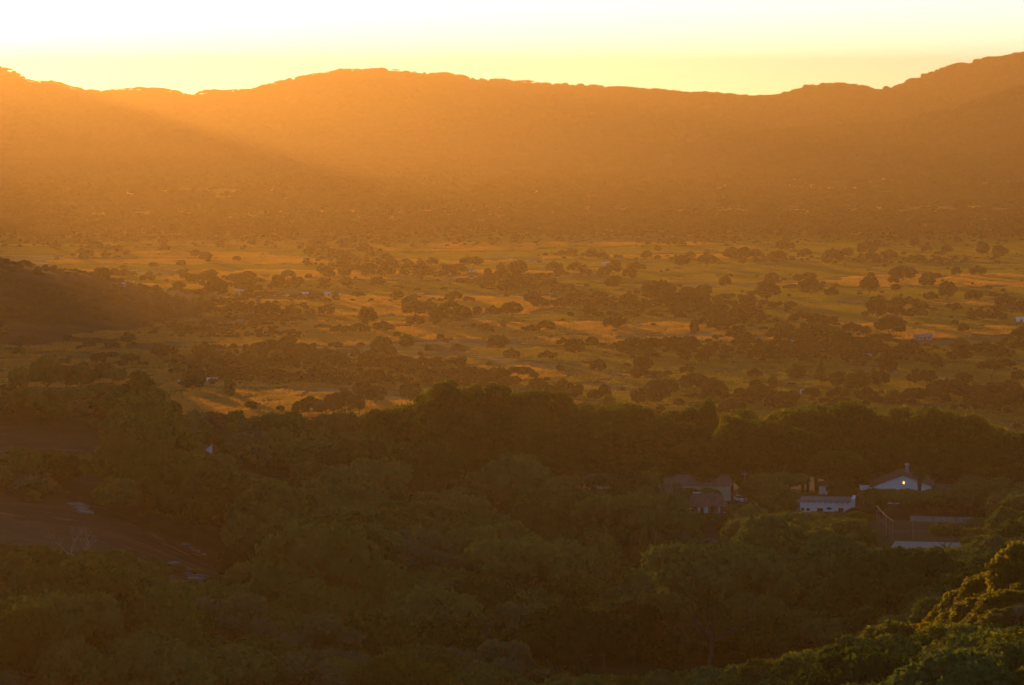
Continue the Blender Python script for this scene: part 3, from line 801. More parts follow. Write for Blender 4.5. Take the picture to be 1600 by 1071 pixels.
# thatched and tin-roofed farm buildings out on the plain
def farm(px, py, wp, hp, kind_, label):
    x, y, z = hit(px, py, 800)
    k = math.hypot(x, y) / F
    w_, h_ = wp * k, hp * k
    e = bpy.data.objects.new('thatched_hut' if kind_ == 'hut' else 'farm_building', None); COL.objects.link(e)
    e.location = (x, y, z); e.rotation_euler = (0, 0, -math.atan2(x, y) + random.uniform(-.2, .2))
    tag(e, label, 'hut' if kind_ == 'hut' else 'farm building', 'farm buildings scattered on the plain')
    if kind_ == 'hut':
        MB().tube([(0, 0, -.4), (0, 0, h_ * .45)], [w_ * .40, w_ * .40], 14).build('wall', M_CREAM, e)
        MB().tube([(0, 0, h_ * .42), (0, 0, h_ * .75), (0, 0, h_)], [w_ * .52, w_ * .26, .05], 14).build('roof', M_THATCH, e)
        MB().box(-.4, .4, -w_ * .41, -w_ * .38, 0, 1.5).build('door', M_WOOD, e)
        return
    wm, rm = {'tin': (M_CREAM, M_TINW), 'grey': (M_GREYW, M_TIN), 'white': (M_WHITE, M_TINW), 'red': (M_REDROOF, M_TIN)}[kind_]
    dpt = min(w_ * .7, 7)
    MB().box(-w_ / 2, w_ / 2, 0, dpt, -.6, h_ * .62).build('wall', wm, e)
    MB().poly([(-w_ * .54, -.4, h_ * .60), (w_ * .54, -.4, h_ * .60), (w_ * .54, dpt + .4, h_ * .60), (-w_ * .54, dpt + .4, h_ * .60), (-w_ * .53, dpt / 2, h_), (w_ * .53, dpt / 2, h_)], [(0, 3, 2, 1), (0, 1, 5, 4), (1, 2, 5), (2, 3, 4, 5), (3, 0, 4)]).build('roof', rm, e)
    MB().box(w_ * .05, w_ * .05 + .9, -.05, .0, 0, min(2.0, h_ * .55)).build('door', M_WOOD, e)
    for q in (-.34, -.15, .3):
        if w_ > 5: MB().box(w_ * q, w_ * q + .8, -.04, .01, h_ * .28, h_ * .48).build('window', M_HOLE, e)
FARMS = [(1442, 532, 27, 9, 'grey', 'long grey shed with dark openings standing alone in the fields'),
 (1241, 537, 13, 5, 'tin', 'low farm building with bright tin roof beyond the orange strip of field'),
 (1005, 548, 14, 5, 'tin', 'tin-roofed shed glinting just beyond the lone round dark tree'),
 (1350, 560, 19, 6, 'tin', 'tin-roofed shed half hidden below the wide dark tree pair'),
 (1594, 504, 12, 8, 'white', 'white farmhouse at the edge of the dark hedge near the field road'),
 (331, 600, 16, 9, 'tin', 'bright roofed farmhouse standing in yellow-green grass beyond the ridge trees'),
 (285, 602, 13, 7, 'tin', 'small tin-roofed shed tucked among bushes by the bright roofed farmhouse'),
 (374, 458, 14, 5, 'tin', 'small bright roof in the hazy field near the tall hazy tree'),
 (476, 463, 11, 6, 'white', 'first of two small pale huts in the hazy middle fields'),
 (512, 463, 9, 6, 'white', 'smaller pale hut beside its twin in the hazy middle fields'),
 (602, 593, 20, 7, 'red', 'reddish shed with pale roof beyond the nearest dark clump'),
 (1257, 617, 14, 7, 'white', 'small white house among the yellow-green trees behind the woodland edge'),
 (1506, 540, 12, 8, 'hut', 'round thatched hut with conical roof in the open fields'),
 (190, 448, 12, 5, 'tin', 'pale roof glowing behind the granite ridge'),
 (738, 428, 11, 5, 'tin', 'pale roof under the leaning flat-topped tree'),
 (946, 415, 12, 4, 'white', 'tiny pale building below the far woodland edge')]
for a in FARMS: farm(*a)

# ---------------------------------------------------------------- trees by hand: the dark tree belt
def top_scale(key, x, y, gz, topy, wpx):
    """scale that brings a tree standing at x, y up to the sight line of topy, wpx wide"""
    r = math.hypot(x, y)
    zt = CAM_Z + ray(800 + F * x / y, topy)[2] * r
    V = DIMS[key]
    return (zt - gz) / V[1], wpx / F * r / V[0]
DIMS = {}
for key, v in KINDS.items():
    me = v[0][0]; c = np.empty(len(me.vertices) * 3, np.float32); me.vertices.foreach_get('co', c); c = c.reshape(-1, 3)
    DIMS[key] = (float(np.percentile(c[:, 0], 99) - np.percentile(c[:, 0], 1)), float(np.percentile(c[:, 2], 99.5)))

def at(px, r):
    dx, dy, _ = ray(px, 700); return dx * r, dy * r

BELT_X = [280, 300, 330, 400, 440, 480, 520, 560, 610, 645, 665, 690, 720, 745, 780, 810, 850, 880, 905, 940, 980, 1020, 1060, 1095, 1120, 1128, 1150, 1190, 1230, 1280, 1320, 1370, 1410, 1450, 1500, 1530, 1560, 1600, 1700]
BELT_Y = [652, 648, 644, 648, 642, 650, 648, 643, 638, 630, 603, 598, 597, 598, 605, 600, 610, 612, 612, 622, 628, 632, 636, 642, 646, 660, 645, 646, 640, 636, 630, 632, 640, 636, 645, 655, 668, 652, 650]
def belt_y(px): return float(np.interp(px, BELT_X, BELT_Y))

SIZEW = ('small', 'medium-sized', 'broad', 'very broad')
def sizeword(w, cuts): return SIZEW[sum(w > c for c in cuts)]
SHAPEW = {'wood_round': 'round-crowned dark tree', 'wood_flat': 'flat-topped dark tree', 'wood_open': 'open grey-green tree', 'wood_light': 'pale green tree',
          'tall_round': 'tall dense tree', 'tall_open': 'tall loose-limbed tree', 'tall_upright': 'tall upright tree', 'lit_tall': 'gold-edged tall tree', 'shrub': 'dark bush', 'shrub_light': 'grey-green bush', 'shrub_lit': 'yellow-green bush',
          'sav_round': 'round dark tree', 'sav_flat': 'flat-topped dark tree', 'sav_clump': 'wide clump of dark crowns', 'sav_light': 'yellow-green tree', 'sav_cone': 'pointed yellow-green tree'}
NEARL = [(1292, 792, 'long white outbuilding'), (1411, 755, 'white gabled house'), (1437, 740, 'thick palm'), (1479, 737, 'dark maroon roof'), (1112, 785, 'brown roofed cottage'),
         (1157, 783, 'car at the utility pole'), (1164, 755, 'utility pole'), (1090, 748, 'near end of the long brown roof'), (935, 755, 'cream end wall of the long building'), (1395, 830, 'tall court fence'), (1446, 852, 'concrete court'),
         (1482, 822, 'low pale wall'), (1118, 845, 'stepped pale stones'), (328, 702, 'white triangular awning'), (415, 738, 'flat pale rock slab'), (60, 680, 'upper dark rock slab'), (200, 830, 'large red rock slope'),
         (300, 905, 'long broken ledge'), (160, 712, 'small pale ledge'), (622, 935, 'bare forked tree'), (1050, 800, 'leafless tree by the cottage'), (1540, 930, 'sunlit bush slope'), (1420, 960, 'dome-shaped bush with a lit rim'),
         (700, 620, 'highest crowns of the tree belt'), (1140, 690, 'gold-edged tree'), (590, 655, 'gold-lit gap in the tree belt'), (75, 580, 'ridge-top twin crowns'), (250, 620, 'ridge end'), (333, 640, 'brown dome-shaped bush'),
         (125, 985, 'leafless thicket'), (740, 960, 'big domed crown'), (1240, 700, 'deep tree mass behind the outbuilding'), (900, 680, 'dark heart of the tree belt'), (420, 690, 'low crowns by the rock slab'), (1500, 690, 'reddish belt behind the maroon roof')]

PLACED = []        # (x, y, radius)
G_BELT = 'tall trees of the dark belt between the houses and the plain'
def belt_tree(px, r, topy, wpx, key, label=None, variant=None):
    x, y = at(px, r); gz = float(ground_h(x, y))
    sz, sw = top_scale(key, x, y, gz, topy, wpx)
    if sz < .25: return
    lab = label or describe(sizeword(wpx, (60, 80, 100)), SHAPEW[key], px, topy + 25, NEARL, 'in the tree belt')
    tree('belt_tree', key, x, y, (sw, sw * random.uniform(.9, 1.1), sz), lab, 'tree', G_BELT, variant)
    PLACED.append((x, y, sw * DIMS[key][0] * .5))
random.seed(11)
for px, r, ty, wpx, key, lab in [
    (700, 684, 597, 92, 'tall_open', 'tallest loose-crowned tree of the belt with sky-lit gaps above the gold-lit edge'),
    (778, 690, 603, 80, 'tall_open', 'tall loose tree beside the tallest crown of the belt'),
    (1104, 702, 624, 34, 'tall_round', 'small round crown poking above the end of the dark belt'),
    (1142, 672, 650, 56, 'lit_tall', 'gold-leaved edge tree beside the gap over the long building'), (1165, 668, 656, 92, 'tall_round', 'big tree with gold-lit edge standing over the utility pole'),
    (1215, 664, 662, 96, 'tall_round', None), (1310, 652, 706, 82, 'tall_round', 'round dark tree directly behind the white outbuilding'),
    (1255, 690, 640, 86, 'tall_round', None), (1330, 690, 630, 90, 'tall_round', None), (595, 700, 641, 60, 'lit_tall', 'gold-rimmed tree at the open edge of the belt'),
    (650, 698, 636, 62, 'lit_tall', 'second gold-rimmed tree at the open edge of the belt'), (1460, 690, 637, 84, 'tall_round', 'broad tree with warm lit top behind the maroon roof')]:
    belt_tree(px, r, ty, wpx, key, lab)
for row, (r, step, dy, x0_, x1_) in enumerate([(700, 36, 0, 630, 1570), (688, 46, 20, 640, 1600), (676, 50, 40, 650, 1600), (664, 52, 64, 640, 1130), (664, 54, 64, 1500, 1640), (650, 56, 96, 640, 905)]):
    px = x0_ + row * 13
    while px < x1_:
        ty = belt_y(px) + dy + random.uniform(-4, 22 if row == 0 else 14)
        if row in (3,) and px > 880: ty += 12
        clear = 1330 < px < 1500 and row > 2
        if not clear and not (row == 0 and 1108 < px < 1136):
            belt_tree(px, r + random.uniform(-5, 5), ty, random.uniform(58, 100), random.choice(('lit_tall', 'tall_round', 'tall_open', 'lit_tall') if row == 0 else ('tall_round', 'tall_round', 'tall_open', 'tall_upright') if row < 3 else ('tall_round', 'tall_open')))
        px += step * random.uniform(.75, 1.2)
# lower belt behind the ridge, photo x 285 to 640
for row, (r, step, dy) in enumerate([(735, 30, 0), (715, 34, 16), (694, 36, 34)]):
    px = 285
    while px < 640:
        belt_tree(px, r + random.uniform(-6, 6), belt_y(px) + dy + random.uniform(-4, 7), random.uniform(38, 66), random.choice(('wood_round', 'wood_flat', 'wood_round', 'wood_light')))
        px += step * random.uniform(.75, 1.2)

# trees along the ridge top
G_RIDGE = 'trees along the near ridge top'
for px, r, ty, wpx, key, lab in [
    (31, 536, 572, 29, 'wood_round', 'small heart-shaped tree standing clear on the ridge top'),
    (74, 538, 557, 50, 'wood_round', 'largest round tree on the ridge top beside the heart-shaped one'),
    (104, 545, 573, 36, 'wood_light', 'pale feathery tree between round crowns on the ridge top'),
    (127, 540, 571, 40, 'wood_round', 'dark domed tree in the middle of the ridge top'),
    (158, 540, 578, 32, 'wood_flat', 'low flat tree on the ridge top before the tin shed'),
    (183, 538, 575, 32, 'wood_flat', 'umbrella-shaped tree on the ridge top'),
    (222, 538, 581, 44, 'wood_round', 'steep-sided tree near the falling end of the ridge'),
    (205, 530, 596, 50, 'wood_round', 'thick dark crown below the umbrella-shaped tree'),
    (168, 528, 600, 56, 'wood_flat', 'broad crown below the low flat tree on the ridge'),
    (120, 526, 604, 54, 'wood_round', 'broad crown below the dark domed tree of the ridge'),
    (60, 524, 606, 52, 'wood_flat', 'broad low crown below the largest ridge-top tree'),
    (10, 526, 602, 46, 'wood_round', 'dark crown under the heart-shaped ridge tree at the frame edge'),
    (246, 536, 602, 38, 'wood_round', 'round crown at the shoulder of the ridge end'),
    (268, 542, 622, 32, 'wood_round', 'last leafy crown where the ridge drops to the field'),
    (236, 520, 622, 50, 'wood_flat', 'wide crown under the shoulder of the ridge end'),
    (190, 515, 622, 54, 'wood_round', 'wide round crown in the second rank of the ridge'),
    (143, 512, 624, 50, 'wood_flat', 'flat crown in the second rank of the ridge'),
    (262, 560, 648, 40, 'wood_round', 'low crown beneath the last ridge tree'),
    (296, 640, 630, 13, 'wood_open', 'thin wispy tree beside the brown dome-shaped bush')]:
    x, y = at(px, r); gz = float(ground_h(x, y)); sz, sw = top_scale(key, x, y, gz, ty, wpx)
    sz = min(sz, 2.3 * sw)
    tree('ridge_tree', key, x, y, (sw, sw, max(sz, .3)), lab, 'tree', G_RIDGE); PLACED.append((x, y, sw * DIMS[key][0] * .4))
KINDS['brown_dome'] = None
M_LEAFB = leaf_mat('leaves_brown', [(.10, .055, .035), (.13, .07, .045)], .2)
kind('brown_dome', M_LEAFB, (131,), 4.2, 5.8, .1, 'round', 12, 2500, .3)
DIMS['brown_dome'] = DIMS['wood_round']
x, y = at(334, 655); sz, sw = top_scale('wood_round', x, y, float(ground_h(x, y)), 631, 34)
tree('dome_bush', 'brown_dome', x, y, (sw, sw, sz), 'brown dome-shaped bush against the lit field beyond the ridge end', 'bush')

# court trees and others named by the photograph
for px, r, ty, wpx, key, lab in [
    (1481, 541, 820, 52, 'wood_flat', 'round tree with bare dark trunk in front of the concrete court'),
    (1522, 541, 826, 46, 'wood_flat', 'lower round tree beside it at the end of the concrete court'),
    (1378, 612, 766, 66, 'wood_flat', 'spreading reddish-dark tree in front of the white gable wall'),
    (1425, 608, 769, 72, 'wood_flat', 'broad low tree covering the foot of the gabled house'),
    (1475, 612, 766, 66, 'wood_flat', 'broad dark tree before the maroon roofed house'),
    (1520, 620, 752, 60, 'wood_round', 'rounded tree between the maroon roof and the frame edge'),
    (1560, 610, 745, 72, 'wood_round', 'dense round tree at the frame edge above the court'),
    (1008, 628, 738, 76, 'wood_round', 'rounded grey-brown tree hiding the middle of the long brown roof'),
    (975, 616, 756, 60, 'wood_round', 'round tree before the cream wall of the long building'),
    (1050, 612, 752, 56, 'wood_open', 'thin grey tree before the long brown roof'),
    (1190, 640, 742, 60, 'wood_round', 'dark tree between the utility pole and the outbuilding'),
    (945, 628, 742, 56, 'wood_flat', 'flat tree before the end of the long brown roof'), (1345, 600, 792, 40, 'wood_round', 'small round tree at the corner of the white outbuilding'), (1545, 566, 806, 60, 'wood_round', 'dark round tree at the far end of the low pale wall'),
    (1222, 628, 764, 44, 'wood_round', 'round tree at the annex end of the white outbuilding')]:
    x, y = at(px, r); gz = float(ground_h(x, y)); sz, sw = top_scale(key, x, y, gz, ty, wpx)
    tree('yard_tree', key, x, y, (sw, sw, max(sz, .3)), lab, 'tree', 'trees around the houses and the court'); PLACED.append((x, y, sw * DIMS[key][0] * .4))

# palm
M_FROND = leaf_mat('palm_fronds', [(.06, .075, .02), (.10, .085, .03)], .3)
M_SKIRT = mat('palm_trunk', (.075, .055, .038)); bump(M_SKIRT, noise(M_SKIRT, 5, 4), .9, .12)
px_ = 1437.5; r_ = 646; x, y = at(px_, r_); gz = float(ground_h(x, y))
zt = CAM_Z + ray(px_, 733)[2] * r_
e = bpy.data.objects.new('palm_tree', None); COL.objects.link(e); e.location = (x, y, gz)
tag(e, 'thick-trunked palm in front of the white gabled house', 'palm')
h = zt - gz
MB().tube([(0, 0, -.5), (0, 0, h * .5), (.05, 0, h * .75), (0, 0, h)], [.45, .42, .62, .40], 12).build('trunk', M_SKIRT, e)
q = random.Random(5); g = np.random.default_rng(5)
for i in range(34):
    a = i * 2.39996; up = q.uniform(-.6, .95) if i > 6 else q.uniform(.8, 1.2); Lf = q.uniform(1.7, 2.4)
    P = [(Lf * t * math.cos(a) * math.cos(up * .6), Lf * t * math.sin(a) * math.cos(up * .6), h + Lf * (t * math.sin(up) - .75 * t * t)) for t in np.linspace(0, 1, 7)]
    V, Fc = [], []
    for j, p in enumerate(P):
        t = j / 6; wd = .42 * math.sin(math.pi * min(1, t * .9 + .12)) ; nx, ny = -math.sin(a), math.cos(a)
        V += [(p[0] + nx * wd, p[1] + ny * wd, p[2] - wd * .45), p, (p[0] - nx * wd, p[1] - ny * wd, p[2] - wd * .45)]
    for j in range(6):
        b = j * 3; Fc += [(b, b + 1, b + 4, b + 3), (b + 1, b + 2, b + 5, b + 4)]
    link('frond', from_arrays('frond', np.array(V), np.array(Fc), (M_FROND,)), e)

# bare trees
def bare(px, r, hpx, label, seed, spread=.55):
    x, y = at(px, r); k = r / F; H = hpx * k; g = random.Random(seed)
    b = MB()
    def limb(p, d, L_, rad, lev):
        q1 = [p[i] + d[i] * L_ * .5 + g.uniform(-.08, .08) * L_ for i in range(3)]; q2 = [p[i] + d[i] * L_ for i in range(3)]
        V, Fc = tube([p, q1, q2], [rad, rad * .8, rad * .62], 5); n = len(b.V); b.V += [tuple(v) for v in V]; b.F += [tuple(int(i) + n for i in f) for f in Fc]
        if lev == 0: return
        for _ in range(3 if lev > 1 else 4):
            nd = [d[0] + g.uniform(-1, 1) * spread, d[1] + g.uniform(-1, 1) * spread, d[2] + g.uniform(-.1, .45)]
            m_ = math.sqrt(sum(c * c for c in nd)); limb(q2, [c / m_ for c in nd], L_ * g.uniform(.6, .85), rad * .55, lev - 1)
    limb((0, 0, -.5), (0, 0, 1), H * .34, H * .022 + .03, 4)
    o = b.build('bare_tree', M_PALE); o.location = (x, y, float(ground_h(x, y)))
    tag(o, label, 'tree', 'leafless trees in the woodland'); PLACED.append((x, y, 3.0))
bare(622, 345, 92, 'pale leafless forked tree in the middle of the dark woodland', 1)
bare(1052, 590, 78, 'leafless tree with spreading twigs near the brown roofed cottage', 2)
bare(122, 300, 112, 'wide leafless tree among shrubs under the red rock slope', 3, .8)
bare(1245, 400, 82, 'leafless branching tree in dark woodland below the outbuilding', 4)
bare(1160, 520, 66, 'thin leafless tree by the stepped pale stones', 5, .45)
bare(505, 420, 76, 'slender leafless trunk in woodland below the pale rock slab', 6, .35)
bare(930, 455, 80, 'leafless grey tree in the woodland under the long building', 7, .5)
bare(880, 300, 96, 'leafless tangled tree low in the dark woodland', 8, .7)
bare(1590, 204, 62, 'twisted bare-limbed tree under the sunlit bush slope', 9, .5)

# ---------------------------------------------------------------- the woodland slope
# windows that the photograph keeps open: (x0, x1, lowest visible y, distance)
OPEN = [(1238, 1338, 801, 622), (1062, 1137, 803, 624), (1143, 1168, 787, 655), (1334, 1366, 781, 655), (1370, 1462, 766, 655), (1448, 1506, 744, 676), (910, 962, 764, 660), (1052, 1150, 764, 660),
        (1388, 1500, 858, 552), (1360, 1545, 838, 600), (1366, 1395, 852, 570), (1100, 1134, 850, 566), (316, 342, 710, 650), (372, 458, 748, 600),
        (262, 350, 916, 345), (90, 150, 806, 420), (150, 172, 716, 500), (-60, 175, 704, 505), (-60, 345, 862, 395), (1277, 1302, 773, 672)]
SPUR_X = [-200, 900, 1100, 1200, 1300, 1380, 1420, 1470, 1520, 1560, 1600, 1800]
SPUR_Y = [1100, 1065, 1052, 1035, 1012, 985, 962, 930, 898, 862, 850, 800]
SLOPE_X = [1440, 1480, 1500, 1560, 1600, 1700]
SLOPE_Y = [992, 980, 978, 980, 984, 990]
def lowest_top(px, r):
    """the highest a crown may reach in the picture at this bearing and distance"""
    y = belt_y(max(px, 280)) + 10
    if px < 290: y = np.interp(px, [-400, 0, 100, 200, 250, 290], [600, 606, 606, 610, 625, 655]) + 2
    if r < 310 and px > 900: y = max(y, float(np.interp(px, SPUR_X, SPUR_Y)))
    if r < 245 and px > 1400: y = max(y, float(np.interp(px, SLOPE_X, SLOPE_Y)))
    return float(y)
cell = {}
def free(x, y, rad, f=.80):
    i, j = int(x // 8), int(y // 8)
    for a in range(i - 2, i + 3):
        for b in range(j - 2, j + 3):
            for (u, v, w_) in cell.get((a, b), ()):
                if (u - x) ** 2 + (v - y) ** 2 < ((rad + w_) * f) ** 2: return False
    return True
def occupy(x, y, rad): cell.setdefault((int(x // 8), int(y // 8)), []).append((x, y, rad))
for p in PLACED: occupy(*p)
for px, r, rad in [(1270, 620, 5), (1292, 620, 6), (1320, 620, 6), (1390, 656, 7), (1435, 656, 7), (1350, 654, 5), (1480, 680, 5), (1100, 621, 5), (1125, 621, 5), (1291, 669, 2.5), (1437, 641, 3), (1157, 653, 3), (1078, 622, 3)] + [(925 + i * 35, 659, 5) for i in range(7)]:
    occupy(*at(px, r), rad)
random.seed(23)
WOOD, SHRUB = [], []
def try_place(px, r, key, s, out, f=.8):
    x, y = at(px, r)
    rad = DIMS[key][0] * .5 * s
    if not free(x, y, rad, f): return
    gz = float(ground_h(x, y)); sz = s * random.uniform(.85, 1.2)
    top = project(x, y, gz + DIMS[key][1] * sz)[1]
    lim = lowest_top(px, r)
    for (a, b, yy, rr) in OPEN:
        hw = rad / r * F
        if r < rr and a - hw * .7 < px < b + hw * .7: lim = max(lim, yy + (26 * (float(vnoise(px, 0, 45, 55)) - .5) if b - a > 100 and b < 400 else 0) + (np.interp(px, [0, 200, 345], [-8, 6, 40]) if yy == 862 else 0))
    if top < lim:
        zt = CAM_Z + ray(px, lim)[2] * r
        sz2 = (zt - gz) / DIMS[key][1]
        if sz2 < .30 * s: return
        if sz2 < sz: s = s * max(.6, sz2 / sz) ; sz = sz2
    occupy(x, y, rad); out.append((x, y, gz, px, r, key, s, sz, top))
for _ in range(700):
    r = math.sqrt(random.uniform(270 ** 2, 600 ** 2)); px = random.uniform(200, 1500); x, y = at(px, r)
    if float(rock_mask(x, y)) > -.2 or len(WOOD) >= 46: continue
    try_place(px, r, random.choice(('wood_round', 'wood_flat', 'wood_round')), random.uniform(1.35, 2.0), WOOD, .85)
for _ in range(16000):
    r = math.sqrt(random.uniform(130 ** 2, 716 ** 2)); px = random.uniform(-180, 1780)
    if r < 200 and px < 1100: continue
    x, y = at(px, r)
    if 640 < r < 668 and px > 640: continue
    if float(rock_mask(x, y)) > -.06: continue
    if 1350 < px < 1560 and 540 < r < 605: continue
    n = float(vnoise(x, y, 34, 77))
    key = random.choices(('wood_round', 'wood_flat', 'wood_open', 'wood_light'), (6, 4, 1.2 + 3 * (n > .7), 1.0 + 3 * (n < .25)))[0]
    if px < 420 and r > 380: s = random.uniform(.45, .85)
    elif r < 300 and px > 1100: s = random.uniform(.55, .95)
    else: s = random.uniform(.65, 1.2) * (.8 + .5 * float(vnoise(x, y, 60, 78)))
    try_place(px, r, key, s, WOOD, .72)
for _ in range(11000):
    r = math.sqrt(random.uniform(130 ** 2, 716 ** 2)); px = random.uniform(-180, 1780)
    if r < 200 and px < 1100: continue
    x, y = at(px, r)
    rm = float(rock_mask(x, y))
    if px > 450 and random.random() < .5: continue
    if rm > .05 and random.random() > .45: continue
    if 1372 < px < 1530 and 541 < r < 562: continue
    if r > 600 and px > 1336: continue
    try_place(px, r, random.choice(('shrub', 'shrub', 'shrub_light')), random.uniform(.5, 1.25), SHRUB, .78)
KINDS_IN = [k for k in KINDS if k.startswith(('wood', 'shrub'))]

def individuals(items, name, n, cat, group, place, cuts):
    items.sort(key=lambda t: -(t[6] * DIMS[t[5]][0] / t[4]) * (1 if -10 < t[3] < 1610 and t[8] < 1075 else .01))
    for x, y, gz, px, r, key, s, sz, top in items[:n]:
        wpx = s * DIMS[key][0] / r * F
        tree(name, key, x, y, (s, s * random.uniform(.9, 1.1), sz), describe(sizeword(wpx, cuts), SHAPEW[key], px, top + 15, NEARL, place), cat, group, z=gz)
    return items[n:]
wood_rest = individuals(WOOD, 'woodland_tree', 300, 'tree', 'trees of the dark woodland slope', 'in the dark woodland', (66, 90, 115))
shrub_rest = individuals(SHRUB, 'hillside_bush', 200, 'bush', 'bushes of the near slope', 'on the slope', (28, 42, 60))
print('wood', len(WOOD), 'shrub', len(SHRUB))

# sunlit bushes of the spur
G_LIT = 'sunlit bushes on the near hillside'
random.seed(31); R2 = random.uniform
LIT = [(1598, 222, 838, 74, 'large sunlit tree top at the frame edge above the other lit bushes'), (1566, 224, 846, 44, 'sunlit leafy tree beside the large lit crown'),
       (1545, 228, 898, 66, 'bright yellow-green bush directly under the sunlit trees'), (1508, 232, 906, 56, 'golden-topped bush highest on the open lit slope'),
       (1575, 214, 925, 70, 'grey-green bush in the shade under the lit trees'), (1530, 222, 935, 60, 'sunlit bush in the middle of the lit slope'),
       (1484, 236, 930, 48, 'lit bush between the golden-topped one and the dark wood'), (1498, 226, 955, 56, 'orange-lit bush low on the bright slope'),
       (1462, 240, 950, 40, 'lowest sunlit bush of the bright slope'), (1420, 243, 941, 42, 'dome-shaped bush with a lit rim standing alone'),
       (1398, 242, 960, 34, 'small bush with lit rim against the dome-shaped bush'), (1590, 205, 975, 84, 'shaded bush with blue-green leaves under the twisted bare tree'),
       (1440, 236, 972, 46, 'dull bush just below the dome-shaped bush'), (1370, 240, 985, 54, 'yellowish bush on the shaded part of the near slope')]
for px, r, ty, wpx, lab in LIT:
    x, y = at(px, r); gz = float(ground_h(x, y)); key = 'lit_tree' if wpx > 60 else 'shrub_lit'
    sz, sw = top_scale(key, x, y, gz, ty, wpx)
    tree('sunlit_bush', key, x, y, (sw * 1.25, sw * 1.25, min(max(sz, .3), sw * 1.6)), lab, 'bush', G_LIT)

low = []
for _ in range(260):
    px = R2(1395, 1640); r = R2(214, 258); x, y = at(px, r); gz = float(ground_h(x, y))
    lim = float(np.interp(px, [1395, 1440, 1480, 1520, 1560, 1600, 1650], [985, 962, 935, 912, 902, 868, 850]))
    s = R2(.3, .7); top = project(x, y, gz + DIMS['shrub_lit'][1] * s)[1]
    if top < lim: continue
    low.append((x, y, gz, 'shrub_lit', s, s, s, R2(0, 6.28)))

# ---------------------------------------------------------------- masses of trees nobody could count
def scatter(name, items, keys, label, cat=None):
    """items: (x, y, z, key, sx, sy, sz, rot); one point per plant, each drawn from a tree model of the scene"""
    first = {}
    for o in bpy.data.objects:
        if o.type == 'MESH': first.setdefault(o.data.name, o)
    SRC = {k: [first[cm.name] for cm, tm in KINDS[k] if cm.name in first] for k in keys}
    items = [i if SRC[i[3]] else (*i[:3], keys[0], *i[4:]) for i in items]
    srcs = [o for k in keys for o in SRC.get(k, ())]
    start = {}; n = 0
    for k in keys: start[k] = (n, len(SRC.get(k, ()))); n += len(SRC.get(k, ()))
    N_ = len(items)
    me = bpy.data.meshes.new(name); me.vertices.add(N_)
    me.vertices.foreach_set('co', np.array([i[:3] for i in items], np.float32).ravel())
    a = me.attributes.new('pick', 'INT', 'POINT'); g = np.random.default_rng(N_)
    a.data.foreach_set('value', np.array([start[i[3]][0] + int(g.integers(start[i[3]][1])) for i in items], np.int32))
    a = me.attributes.new('size', 'FLOAT_VECTOR', 'POINT'); a.data.foreach_set('vector', np.array([i[4:7] for i in items], np.float32).ravel())
    a = me.attributes.new('turn', 'FLOAT_VECTOR', 'POINT'); a.data.foreach_set('vector', np.array([(0, 0, i[7]) for i in items], np.float32).ravel())
    o = link(name, me)
    ng = bpy.data.node_groups.new(name, 'GeometryNodeTree')
    ng.interface.new_socket('Geometry', in_out='INPUT', socket_type='NodeSocketGeometry'); ng.interface.new_socket('Geometry', in_out='OUTPUT', socket_type='NodeSocketGeometry')
    N, L = ng.nodes, ng.links
    gi, go = N.new('NodeGroupInput'), N.new('NodeGroupOutput')
    jn = N.new('GeometryNodeJoinGeometry')
    for so in reversed(srcs):
        oi = N.new('GeometryNodeObjectInfo'); oi.transform_space = 'ORIGINAL'; oi.inputs['Object'].default_value = so
        gt = N.new('GeometryNodeGeometryToInstance'); L.new(oi.outputs['Geometry'], gt.inputs[0]); L.new(gt.outputs[0], jn.inputs[0])
    ip = N.new('GeometryNodeInstanceOnPoints'); ip.inputs['Pick Instance'].default_value = True
    mp = N.new('GeometryNodeMeshToPoints'); L.new(gi.outputs[0], mp.inputs[0]); L.new(mp.outputs[0], ip.inputs['Points'])
    L.new(jn.outputs[0], ip.inputs['Instance'])
    def att(nm, dt):
        q = N.new('GeometryNodeInputNamedAttribute'); q.data_type = dt; q.inputs['Name'].default_value = nm; return q.outputs['Attribute']
    L.new(att('pick', 'INT'), ip.inputs['Instance Index']); L.new(att('size', 'FLOAT_VECTOR'), ip.inputs['Scale']); L.new(att('turn', 'FLOAT_VECTOR'), ip.inputs['Rotation'])
    L.new(ip.outputs[0], go.inputs[0])
    md = o.modifiers.new('scatter', 'NODES'); md.node_group = ng
    return tag(o, label, cat, kind='stuff')
R_ = random.uniform
scatter('woodland_canopy', [(x, y, gz, key, s, s, sz, R_(0, 6.28)) for x, y, gz, px, r, key, s, sz, top in wood_rest + shrub_rest], ('wood_round', 'wood_flat', 'wood_open', 'wood_light', 'shrub', 'shrub_light'),
        'close dark woodland filling the slope between the larger crowns')
scatter('hillside_undergrowth', low, ('shrub_lit',), 'low leafy undergrowth between the sunlit bushes')

